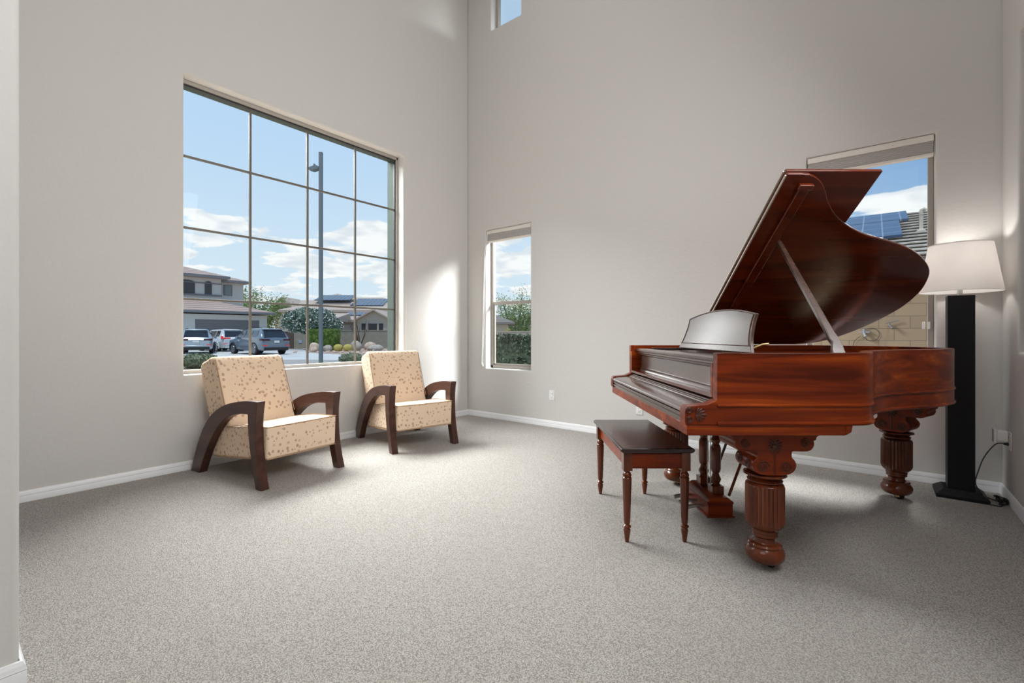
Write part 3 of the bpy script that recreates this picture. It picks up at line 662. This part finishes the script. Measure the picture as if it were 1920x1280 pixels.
MB().box(-12.7, 3.2, 6.62, -2.05, 3.3, 6.86).box(-2.6, 4.0, 6.4, .15, 4.1, 6.62).build('gutter', FASC, h1, smooth=False)
def arch(x0, x1, z0, z1, rise=.22):
    n = 8; xm = (x0 + x1) / 2; w2 = (x1 - x0) / 2
    return [(x0, z0), (x1, z0)] + [(xm + w2 * math.cos(math.pi * k / n), z1 - rise + rise * math.sin(math.pi * k / n)) for k in range(n + 1)]
for x0, x1 in ((-6.2, -4.75), (-3.95, -3.38)): MB().prism(arch(x0, x1, 5.12, 6.36), 'y', 3.94, 4.02).build('balcony_arch', DKW, h1, smooth=False)
MB().box(-11.8, 3.86, 4.96, -2.55, 4.0, 5.10).box(-11.8, 3.92, 6.10, -2.55, 4.0, 6.2).build('balcony_ledge', FASC, h1, smooth=False)
wn = MB().box(-2.15, 4.6, 5.15, -1.42, 4.7, 6.2).build('window', FASC, h1, smooth=False)
sg = MB(); [sg.box(-2.07, 4.57, 5.22 + k * .105, -1.5, 4.6, 5.29 + k * .105) for k in range(9)]; sg.build('shutter', SHUT, wn, smooth=False)
# house behind the flowering tree
h2 = ext('house', 'tan single storey house with solar panels along its tile roof and a street-facing gable', 'house', -14.6, 50, 0)
MB().box(-11.8, 4.2, 0, 3, 14, 4.0).build('main_wall', HT, h2, smooth=False)
hip(-12.6, 3.6, 3.5, 14.5, 4.2, .34, .25).build('main_roof', TILE2, h2, smooth=False); hip(-11.4, -4.2, 5.6, 14, 5.0, .44, .2).build('upper_roof', TILE2, h2, smooth=False)
MB().box(-4.6, 0, 0, 1.5, 6, 2.7).build('garage_wall', HT, h2, smooth=False)
hip(-5.0, 2.2, -.5, 7.5, 2.95, .30, .2).build('garage_roof', TILE2, h2, smooth=False)
MB().box(-4.1 , -.03, 0, -2.3, .1, 2.4).build('garage_door', GARW, h2, smooth=False)
MB().box(-1.7, -1.5, 0, 1.9, 4, 2.85).prism([(-1.7, 2.85), (1.9, 2.85), (.1, 3.82)], 'y', -1.5, 4).build('gable_wing_wall', HT, h2, smooth=False)
rg = MB()
for sx in (-1, 1):
    q = [(.1, 4.0), (.1, 3.84), (.1 + sx * 2.3, 2.58), (.1 + sx * 2.3, 2.74)]; rg.prism(q, 'y', -1.9, 4.2)
rg.build('gable_roof', TILE2, h2, smooth=False)
for x0, x1 in ((-1.2, -.78), (-.5, .42), (.60, 1.05)): MB().box(x0, -1.56, 1.55, x1, -1.48, 2.48).build('window', DKW, h2, smooth=False)
def panel_on(parent, x0, x1, y0, y1, ze, ybase, pitch, name='solar_array', lift=.12):
    z = lambda y: ze + (y - ybase) * pitch + lift
    b = MB().add([(x0, y0, z(y0)), (x1, y0, z(y0)), (x1, y1, z(y1)), (x0, y1, z(y1)), (x0, y0, z(y0) - .08), (x1, y0, z(y0) - .08), (x1, y1, z(y1) - .08), (x0, y1, z(y1) - .08)],
                 [(0, 1, 2, 3), (4, 7, 6, 5), (0, 4, 5, 1), (1, 5, 6, 2), (2, 6, 7, 3), (3, 7, 4, 0)])
    return b.build(name, SOLAR, parent, smooth=False)
panel_on(h2, -9.2, -4.95, 5.6, 7.9, 4.2, 3.5, .34, lift=.6); panel_on(h2, -4.7, -.8, 5.0, 8.0, 4.2, 3.5, .34)
panel_on(h2, -3.9, -1.6, .9, 2.2, 2.95, -.5, .30)
h3 = ext('house', 'tan gabled house wing rising above the left side of the flowering tree', 'house', -31.9, 66.5, 0); h3.scale = (1.1, 1.1, 1.1)
MB().box(-1, 0, 0, 3.4, 5, 4.3).box(-1, -2, 0, 1, 0, 4.7).prism([(-1, 4.7), (1, 4.7), (0, 5.75)], 'y', -2, 0).build('wall', HT, h3, smooth=False)
rg = MB()
for sx in (-1, 1): rg.prism([(0, 6.0), (0, 5.8), (sx * 1.5, 4.3), (sx * 1.5, 4.5)], 'y', -2.4, 2.5)
rg.prism([(-.6, 4.4), (2.5, 5.9), (5.6, 4.4), (5.6, 4.2), (2.5, 5.7), (-.6, 4.2)], 'x', 0, 3.6)
rg.build('gable_roof', TILE2, h3, smooth=False)
cpo = ext('carport', 'low open carport with dark roof beam beside the white house', 'carport', -20.2, 44.6, 0)
MB().box(-.8, 0, 2.25, 2.4, 4, 2.6).build('roof_beam', GATE, cpo, smooth=False); MB().box(-.8, 3.8, 0, 2.4, 4, 1.6).build('back_wall', HT, cpo, smooth=False)
for x in (-.7, 2.1): MB().box(x, 0, 0, x + .2, .2, 2.25).build('post', HT, cpo, smooth=False)
MB().box(-1, -.5, 2.62, 3.0, 4.5, 2.75).add([(-1, -.5, 2.75), (3, -.5, 2.75), (3, 4.5, 3.6), (-1, 4.5, 3.6), (-1, 4.5, 2.75), (3, 4.5, 2.75)], [(0, 1, 2, 3), (1, 5, 2), (0, 3, 4), (3, 2, 5, 4), (0, 4, 5, 1)]).build('roof', TILE2, cpo, smooth=False)
gw = ext('garden_wall', 'grey tan block wall behind the clipped hedge and boulders', 'wall', -20.9, 43.6, 0)
MB().box(.3, 0, 0, 16, .25, 1.72).box(.3, -.03, 1.66, 16, .28, 1.75).build('wall_panel', FENCE, gw, smooth=False)
MB().box(-.9, .05, 0, .3, .15, 1.62).build('gate', GATE, gw, smooth=False)
MB().box(.75, -.03, .55, 1.05, 0, .8).build('utility_cover', mat('pale_blue_box', (.35, .45, .65), .6), gw, smooth=False)

# street light
sl = ext('street_lamp', 'tall grey steel street lamp on a square pole outside the big window', 'street lamp', -8.7, 21.0, 0)
MB().box(-.075, -.075, 0, .075, .075, 9.62).build('pole', POLEM, sl, .01)
MB().prism([(-.06, 8.95), (-.20, 9.02), (-.45, 8.93), (-.56, 8.86), (-.50, 8.80), (-.32, 8.76), (-.12, 8.82), (-.06, 8.86)], 'y', -.14, .14).tube([(-.3, 0, 9.0), (-.3, 0, 9.10)], .045, 10).build('lamp_head', POLEM, sl, .02)
MB().box(-.16, -.16, 0, .16, .16, .05).build('base_plate', YCAP, sl, .01)

# cars
def car(label, paint, lat, dep, rot, Lc=4.85, W=1.92, Hc=1.72, van=False, lights='dark'):
    t = ext('car', label, 'car', lat, dep, rot)          # local: +y = forward (away), -y = rear
    hw = W / 2; cl = .24
    # stations along y : (y, z_low, z_belt, z_top, half width low, half width top)
    yr = -Lc / 2
    st_ = [(yr, .48, .95, .97, .80, .70), (yr + .06, .34, 1.0, 1.05, .90, .78), (yr + .22, .30, 1.08, 1.20, .96, .78), (yr + .40, .28, 1.12, Hc - .16, .985, .72), (yr + .62, .27, 1.12, Hc - .03, 1, .70),
           (yr + 1.3, .27, 1.10, Hc, 1, .70), (yr + 2.3, .27, 1.08, Hc - .01, 1, .70), (yr + 2.9, .27, 1.06, Hc - .08, 1, .68), (yr + 3.55, .27, 1.03, 1.16 if not van else 1.3, .99, .72), (yr + 3.8, .27, 1.0, 1.06, .98, .80), (yr + 4.5, .28, .92, .96, .94, .78), (yr + Lc, .40, .72, .76, .78, .66)]
    vs = []; fs = []
    for (y, zl, zb, zt, wl, wt) in st_:
        h = [(.0, zl), (hw * wl * .85, zl), (hw * wl * .98, zl + .10), (hw * wl, (zl + zb) / 2), (hw * wl * .97, zb), (hw * (wl * .93 * .4 + wt * .6) if zt > zb + .2 else hw * wl * .93, zb + (zt - zb) * .55), (hw * wt * 1.0, zt - .05 if zt > zb + .1 else zt), (hw * wt * .82, zt), (0, zt + .015)]
        ring = h + [(-a, b) for a, b in h[-2:0:-1]]
        vs += [(x, y, z) for x, z in ring]
    n = len(ring)
    for i in range(len(st_) - 1):
        for j in range(n): fs.append((i * n + j, i * n + (j + 1) % n, (i + 1) * n + (j + 1) % n, (i + 1) * n + j))
    fs += [tuple(range(n)), tuple(range((len(st_) - 1) * n, len(st_) * n))]
    MB().add(vs, fs).build('body', paint, t, angle=30)
    q = MB().add([(-.74 * hw, yr + .135, 1.13), (.74 * hw, yr + .135, 1.13), (.66 * hw, yr + .385, Hc - .17), (-.66 * hw, yr + .385, Hc - .17)], [(0, 1, 2, 3)])
    q.m = Matrix.Translation((0, .05, -.03)); q.add([(-.70 * hw, yr + .135, 1.13), (.70 * hw, yr + .135, 1.13), (.6 * hw, yr + .385, Hc - .17), (-.6 * hw, yr + .385, Hc - .17)], [(0, 1, 2, 3)]); q.m = None
    q.build('rear_window', CGL, t, smooth=False)
    MB().box(-.68 * hw, yr + .30, Hc - .10, .68 * hw, yr + .62, Hc - .06).build('spoiler', paint, t, .015)
    for s_ in (-1, 1):
        X0, X1 = s_ * hw * .955, s_ * hw * .745
        for ya, yb, yc, yd in ((yr + .62, yr + 1.35, yr + 1.35, yr + .80), (yr + 1.45, yr + 2.3, yr + 2.3, yr + 1.45), (yr + 2.4, yr + 3.45, yr + 2.95, yr + 2.4)):
            MB().add([(X0, ya, 1.14), (X0, yb, 1.12), (X1, yc, Hc - .14), (X1, yd, Hc - .14), (X0 - s_ * .06, ya, 1.14), (X0 - s_ * .06, yb, 1.12), (X1 - s_ * .06, yc, Hc - .14), (X1 - s_ * .06, yd, Hc - .14)],
                     [(0, 1, 2, 3), (4, 7, 6, 5), (0, 4, 5, 1), (1, 5, 6, 2), (2, 6, 7, 3), (3, 7, 4, 0)]).build('side_window', CGL, t, smooth=False)
        lt = MB()
        if lights == 'wide': lt.box(s_ * hw * .38, yr + .01, 1.0, s_ * hw * .96, yr + .26, 1.10).box(s_ * hw * .86, yr + .10, 1.0, s_ * hw * .975, yr + .3, 1.22)
        else: lt.box(s_ * hw * .44, yr - .005, .93, s_ * hw * .90, yr + .12, 1.04).box(s_ * hw * .86, yr + .03, .95, s_ * hw * .965, yr + .34, 1.06)
        lt.build('tail_light', TAIL if lights == 'wide' else TAILD, t, .01)
        MB().box(s_ * hw * .62, yr - .02, .60, s_ * hw * .88, yr + .06, .65).build('reflector', TAIL, t)
        MB().tube([(s_ * .97 * hw, yr + 3.15, 1.10), (s_ * 1.10 * hw, yr + 3.12, 1.14)], [.05, .10], 8).build('mirror', paint, t)
        MB().tube([(s_ * .63 * hw, yr + .7, Hc - .0), (s_ * .63 * hw, yr + .85, Hc + .045), (s_ * .63 * hw, yr + 2.6, Hc + .03), (s_ * .63 * hw, yr + 2.8, Hc - .05)], .018, 6).build('roof_rail', TRIMB, t)
        for y in (yr + .98, yr + .98 + 2.9):
            wb = MB(); wb.m = Matrix.Translation((s_ * (hw - .13), y, .36)) @ Matrix.Rotation(R(90), 4, 'Y'); wb.lathe([(.30, -.125), (.355, -.11), (.36, -.08), (.36, .08), (.355, .11), (.30, .125)], seg=28); wb.m = None
            wo_ = wb.build('wheel', TIRE, t)
            rb = MB(); rb.m = Matrix.Translation((s_ * (hw + .003), y, .36)) @ Matrix.Rotation(R(90), 4, 'Y'); rb.lathe([(.24, -.012), (.25, .012), (.22, .008)], seg=20)
            rb.build('rim', RIM, wo_)
            ab = MB(); ab.m = Matrix.Translation((s_ * (hw * .99), y, .36)); ab.tube([(0, .42 * math.cos(a), .42 * math.sin(a)) for a in [R(-15 + k * 14) for k in range(16)]], .045, 6); ab.m = None
            ab.build('wheel_arch', TRIMB if not van else paint, t)
    MB().box(-.80 * hw, yr - .02, .30, .80 * hw, yr + .2, .50).build('rear_bumper', TRIMB if not van else paint, t, .03)
    MB().box(-.86 * hw, yr - .035, .52, .86 * hw, yr + .12, .60).build('bumper_trim', paint, t, .02)
    MB().box(-.17, yr - .025, .80, .17, yr - .005, .94).build('number_plate', PLATE, t)
    return t
car('silver blue suv parked squarely, nose to the garage, leftmost of the parked cars', PAINTS, -22.5, 33.1, R(31))
car('white minivan parked behind and between the two suvs', PAINTW, -23.6, 37.4, R(55), 5.1, 1.98, 1.76, True, 'wide')
car('slate grey suv parked at an angle on the driveway, nearest the street lamp', PAINTG, -17.35, 31.5, R(55), 4.9, 1.98, 1.74)

# plants
def ellfn(c, r, shell=.55):
    def f(rd):
        v = Vector((rd.gauss(0, 1), rd.gauss(0, 1), rd.gauss(0, 1))).normalized(); k = shell + (1 - shell) * rd.random() ** .5
        return (c[0] + v.x * r[0] * k, c[1] + v.y * r[1] * k, c[2] + v.z * r[2] * k)
    return f
def multi(fs):
    return lambda rd: rd.choice(fs)(rd)
def tree(name, label, lat, dep, blobs, leaf, m, n, trunk, flowers=0, seed=5, dens_core=True, cat='tree'):
    t = ext(name, label, cat, lat, dep)
    b = MB().leaves(n, multi([ellfn(c, r) for c, r in blobs]), leaf, seed)
    if dens_core:
        for i, (c, r) in enumerate(blobs): b.ell(c, (r[0] * .72, r[1] * .72, r[2] * .72), 12, 8, .25, i)
    b.build('foliage', m, t, smooth=False)
    tk = MB()
    for p, r in trunk: tk.tube(smooth_pts(p, 4), r, 7)
    tk.build('trunk', BARK, t)
    if flowers: MB().leaves(flowers, multi([ellfn(c, (r[0] * 1.03, r[1] * 1.03, r[2] * 1.03), .93) for c, r in blobs]), leaf * .8, seed + 1).build('blossoms', FLOWER, t, smooth=False)
    return t
tree('flowering_tree', 'broad tree covered in small white blossoms beside the street lamp', -17.0, 39.6,
     [((-1.7, 0, 2.45), (1.1, 1.1, .95)), ((-.7, 0, 2.75), (1.3, 1.2, .95)), ((.7, 0, 2.65), (1.2, 1.2, .95)), ((1.5, 0, 2.05), (.95, 1.0, .8)), ((-.2, 0, 2.05), (1.5, 1.2, .75))], .11, LEAFS, 5200,
     [([(.1, 0, 0), (.05, 0, .9), (-.7, 0, 1.4), (-1.5, 0, 1.9)], .07), ([(.1, 0, 0), (.15, 0, 1.0), (.5, 0, 1.7), (1.2, 0, 2.4)], .07), ([(.1, 0, .6), (0, 0, 2.5)], .06)], 1500)
hd = ext('clipped_hedge', 'bright green hedge clipped square behind the street lamp', 'hedge', -15.1, 37.2)
MB().prism([(-.72, 0), (.85, 0), (1.05, 1.3), (.98, 1.72), (-.98, 1.66), (-1.02, 1.2)], 'y', -.65, .65).leaves(2600, lambda rd: rd.choice([
    lambda: (rd.uniform(-1.0, 1.02), rd.uniform(-.72, -.62), rd.uniform(.05, 1.68)), lambda: (rd.uniform(-1.0, 1.0), rd.uniform(-.7, .7), rd.uniform(1.62, 1.78)), lambda: (rd.choice((-1.0, 1.0)) + rd.uniform(-.05, .05), rd.uniform(-.65, .65), rd.uniform(.3, 1.7))])(), .07, 4).build('foliage', LEAFB, hd, smooth=False)
MB().tube([(0, 0, -.02), (0, 0, .3)], .08, 8).build('trunk', BARK, hd)
def wispy(label, lat, dep, W, H, m, n, leaf, seed, zb=.8):
    t = ext('palo_verde_tree', label, 'tree', lat, dep); rd = random.Random(seed); tk = MB(); lf = MB()
    for k in range(16):
        a = rd.uniform(0, 2 * math.pi); rr = rd.uniform(.25, 1) * W / 2; h = H * rd.uniform(.65, 1.0) * (1 - .25 * (rr / (W / 2)) ** 2)
        p = smooth_pts([(0, 0, 0), (rr * .25 * math.cos(a), rr * .25 * math.sin(a), zb + .3), (rr * .7 * math.cos(a), rr * .7 * math.sin(a), h * .7), (rr * math.cos(a), rr * math.sin(a), h)], 5)
        tk.tube(p, [.10 * (1 - j / len(p)) + .012 for j in range(len(p))], 6)
        q = p[6:]; lf.leaves(n // 16, lambda r_: tuple(Vector(r_.choice(q)) + Vector((r_.gauss(0, W * .075), r_.gauss(0, W * .075), r_.gauss(0, H * .075)))), leaf, seed + k)
    tk.build('branches', noisy('green_bark', (.16, .18, .08), (.22, .24, .12), 3) if seed == 11 else bpy.data.materials['green_bark'], t); lf.build('foliage', m, t, smooth=False); return t
wispy('pale green feathery tree rising behind the white house', -33.0, 59, 7.0, 7.4, LEAFP, 11000, .13, 11)
wispy('pale green feathery tree seen through the narrow window', 0.5, 54.5, 6.2, 6.9, LEAFP, 7000, .10, 12)
ds = ext('bare_shrub', 'thin leafless desert shrub with upright stems before the garden wall', 'shrub', -13.1, 39.5); rd = random.Random(8); k_ = MB()
for i in range(14):
    a = rd.uniform(-.9, .9); k_.tube([(rd.uniform(-.1, .1), rd.uniform(-.1, .1), -.02), (a * .5, rd.uniform(-.3, .3), 1.2), (a * 1.1, rd.uniform(-.5, .5), rd.uniform(1.8, 2.9))], [.035, .024, .01], 5)
k_.build('stems', BARK, ds)
def bush(label, lat, dep, r, m, n, leaf, seed, name='low_shrub'):
    t = ext(name, label, 'shrub', lat, dep); t2 = MB().leaves(n, ellfn((0, 0, r[2] * .55), (r[0], r[1], r[2] * .6), .3), leaf, seed).ell((0, 0, r[2] * .5), (r[0] * .75, r[1] * .75, r[2] * .5), 12, 8, .3, seed)
    t2.build('foliage', m, t, smooth=False); MB().tube([(0, 0, -.02), (0, 0, r[2] * .5)], .03, 6).build('stem', BARK, t)
bush('grey green low shrub on the kerb just past the far armchair', -7.35, 21.2, (.62, .5, .42), LEAFG, 1500, .055, 2)
bush('leafy low shrub with pale blossoms behind the nearer armchair, by the window edge', -12.4, 18.3, (.75, .6, .52), LEAFG, 1800, .06, 3)
bush('rounded yellow green bush before the far houses, beyond the narrow window', -.32, 33, (.42, .4, 1.6), YEL, 700, .06, 6)
for i, (lat, lb) in enumerate(((-13.6, 'left'), (-12.85, 'right'))):
    t = ext('golden_cactus', 'round golden cactus among the boulders, %s one of the pair' % lb, 'cactus', lat, 36.1, group='golden cacti beside the hedge')
    b = MB(); b.lathe([(.10, 0), (.30, .10), (.36, .28), (.30, .46), (.16, .56), (.04, .58)], seg=28, flute=lambda z, j: 1 - .08 * (j % 2)); b.build('stem', YEL, t)
for lat, dep, r, m, lb in ((-15.15, 35.4, (.42, .35, .42), ROCK, 'pinkish upright boulder just left of the clipped hedge'), (-14.75, 34.3, (.30, .25, .24), ROCK, 'small pinkish boulder in front of the upright one'), (-14.35, 35.9, (.36, .3, .30), ROCKG, 'grey brown boulder just right of the clipped hedge'),
                           (-12.75, 37.6, (.60, .45, .48), ROCKG, 'large pale grey boulder behind the golden cacti'), (-11.85, 38.6, (.5, .4, .42), ROCK, 'smooth pale boulder before the garden wall, far right'), (-11.0, 37.2, (.75, .4, .30), ROCKG, 'long flat boulder lying beside the smooth pale one')):
    t = MB().ell((0, 0, r[2] * .7), r, 14, 9, .22, int(lat * -10)).build('boulder', m, angle=60); t.location = camw(lat, dep, G); t.rotation_euler = (0, 0, lat); tag(t, lb, 'boulder', 'boulders in the gravel bed')
rs = MB(); rd = random.Random(4)
for k in range(150):
    u = rd.random(); lat = -16 + u * 9.5; dep = 33.5 + rd.uniform(0, 5) - 1.5 * u if k > 45 else (36.8 - 7.2 * min(1, u * 1.25) ** .8 + .4)
    if (-16.3 < lat < -13.7 and dep > 36.2) or any(abs(lat - q[0]) < .85 and abs(dep - q[1]) < .65 for q in ((-15.15, 35.4), (-14.75, 34.3), (-14.35, 35.9), (-12.75, 37.6), (-11.85, 38.6), (-11.0, 37.2), (-13.6, 36.1), (-12.85, 36.1))): continue
    p = camw(lat, dep, G + .06); rs.ell(p, (rd.uniform(.06, .16), rd.uniform(.06, .16), rd.uniform(.04, .09)), 7, 5, .3, k)
tag(rs.build('edging_stones', ROCK), 'loose pale stones scattered along the edge of the gravel bed', 'stones', kind='stuff')

# view through the narrow window
dh = ext('privet_hedge', 'dense dark green hedge close outside the narrow window', 'hedge', .05, 11.6, R(-3))
MB().prism([(-1.5, 0), (2.2, 0), (2.2, 1.18), (1.0, 1.26), (0, 1.20), (-1.5, 1.28)], 'y', -.4, .4).leaves(6500, lambda rd: (rd.uniform(-1.5, 2.2), rd.uniform(-.47, -.36) if rd.random() < .8 else rd.uniform(-.4, .4), rd.uniform(.0, 1.27) if rd.random() < .8 else rd.uniform(1.18, 1.34)), .045, 9).build('foliage', LEAF, dh, smooth=False)
bw = ext('garden_wall', 'pale beige block wall beyond the dark hedge', 'wall', -1.9, 30, 0); MB().box(0, 0, 0, 5.5, .25, 1.52).box(0, -.03, 1.5, 5.5, .28, 1.56).build('wall_panel', BEIGEF, bw, smooth=False)
h4 = ext('house', 'house with dark hipped tile roof seen at left through the narrow window', 'house', -2.1, 44, 0)
MB().box(-4, 0, 0, 1.7, 6, 2.3).build('wall', HT, h4, smooth=False); hip(-4.6, 2.35, -.6, 6.6, 2.5, .42, .22).build('roof', TILEG, h4, smooth=False)
h5 = ext('house', 'low distant house with flat brown roof line through the narrow window', 'house', .1, 61, 0)
w5 = MB().box(0, 0, 0, 5, 6, 2.1).build('wall', HT, h5, smooth=False); hip(-.4, 5.4, -.4, 6.4, 2.3, .15, .2).build('roof', TILEG, h5, smooth=False)
for x in (.5, 1.7): MB().box(x, -.05, 1.1, x + .45, .02, 1.9).build('window', DKW, h5, smooth=False)
hm = ext('hill_trees', 'bushy green treetops behind the distant houses', 'trees', 1.8, 71); hm['kind'] = 'stuff'
MB().leaves(4500, multi([ellfn((x, 0, z), (2.6, 1.5, z * .9)) for x, z in ((-2.5, 2.4), (0, 2.2), (2.6, 2.0), (-5.5, 1.9))]), .2, 14).build('foliage', LEAFG, hm, smooth=False)
bb = ext('storage_bin', 'blue plastic bin showing at the edge of the dark hedge', 'bin', .58, 13.3); MB().prism([(-.2, 0), (.2, 0), (.24, 1.13), (-.24, 1.13)], 'y', -.2, .2).build('body', BLUEP, bb, .01); MB().prism([(-.26, 1.13), (.26, 1.13), (.24, 1.2), (-.24, 1.2)], 'y', -.25, .25).build('lid', BLUEP, bb, .01)

# view through the window behind the piano (room axes)
bl = thing('block_wall', 'tan concrete block wall close outside the window behind the piano', 'wall', (1.5, 5.6, G))
MB().box(0, 0, 0, 14, .2, 2.55).build('wall_panel', BLOCK, bl, smooth=False)
TAPM = mat('weathered_tap_metal', (.16, .15, .14), .45, .6)
hb = thing('hose_bib', 'small metal tap fixed on the tan block wall, right one', 'tap', (4.51, 5.6, 1.23)); MB().tube([(0, 0, 0), (0, -.10, 0), (.04, -.14, -.05)], .018, 8).tube([(-.06, -.07, .04), (.12, -.07, .09)], .01, 6).tube([(0, -.07, 0), (0, -.07, .05)], .01, 6).build('tap_body', TAPM, hb)
hq = thing('hose_bib', 'dark wall tap with a thin coiled wire hanging from it, left one', 'tap', (4.17, 5.6, 1.10))
MB().tube([(0, 0, 0), (0, -.10, 0), (.02, -.14, -.06)], .02, 8).tube([(-.08, -.07, .02), (.08, -.07, .02)], .012, 6).tube([(0, -.07, 0), (0, -.07, .08)], .02, 8).build('tap_body', FASC, hq)
MB().tube([(.1 + .11 * math.cos(a / 3), -.02, -.02 + .11 * math.sin(a / 3)) for a in range(19)], .004, 5, True).tube(smooth_pts([(-.05, -.03, -.05), (-.14, -.03, -.15), (-.16, -.03, -.35)], 5), .004, 5).build('wire', BLACK, hq)
nh = thing('house', 'neighbouring house roof of grey tan tiles with blue solar panels and a vent pipe', 'house', (0, 11, G))
MB().box(-4.6, .6, 0, 26, 13, 3.1).build('wall', HT, nh, smooth=False)
hip(-5.2, 27, 0, 14, 3.3, .36, .2, gable='x').build('roof', TILEG, nh, smooth=False)  # dark base colour carries the shadow in gaps under the tile courses
PT = .36
tl = MB()
for k in range(15):
    y = k * .46; z = 3.3 + y * PT; tl.prism([(y - .09, z + .055), (y - .09, z + .09), (y + .46, z + .46 * PT + .02), (y + .46, z + .46 * PT), (y + .05, z + .03)], 'x', -5.3, 27)
tl.build('tile_course', NTILE, nh, smooth=False)
panel_on(nh, .2, 5.2, 4.75, 6.45, 3.3, 0, PT, lift=.2); panel_on(nh, -.1, 4.95, 2.1, 4.68, 3.3, 0, PT, lift=.2)
MB().lathe([(.13, -.08), (.12, .04), (.055, .10), (.05, .12), (.05, .52), (.065, .53), (.065, .56), (.05, .57), (.05, .60)], (5.42, 3.16, 3.3 + 3.16 * PT), 20).tube([(5.42, 3.16, 5.02), (5.43, 3.16, 5.10), (5.48, 3.16, 5.13), (5.53, 3.16, 5.08)], .055, 10).build('vent_pipe', BEIGEF, nh)
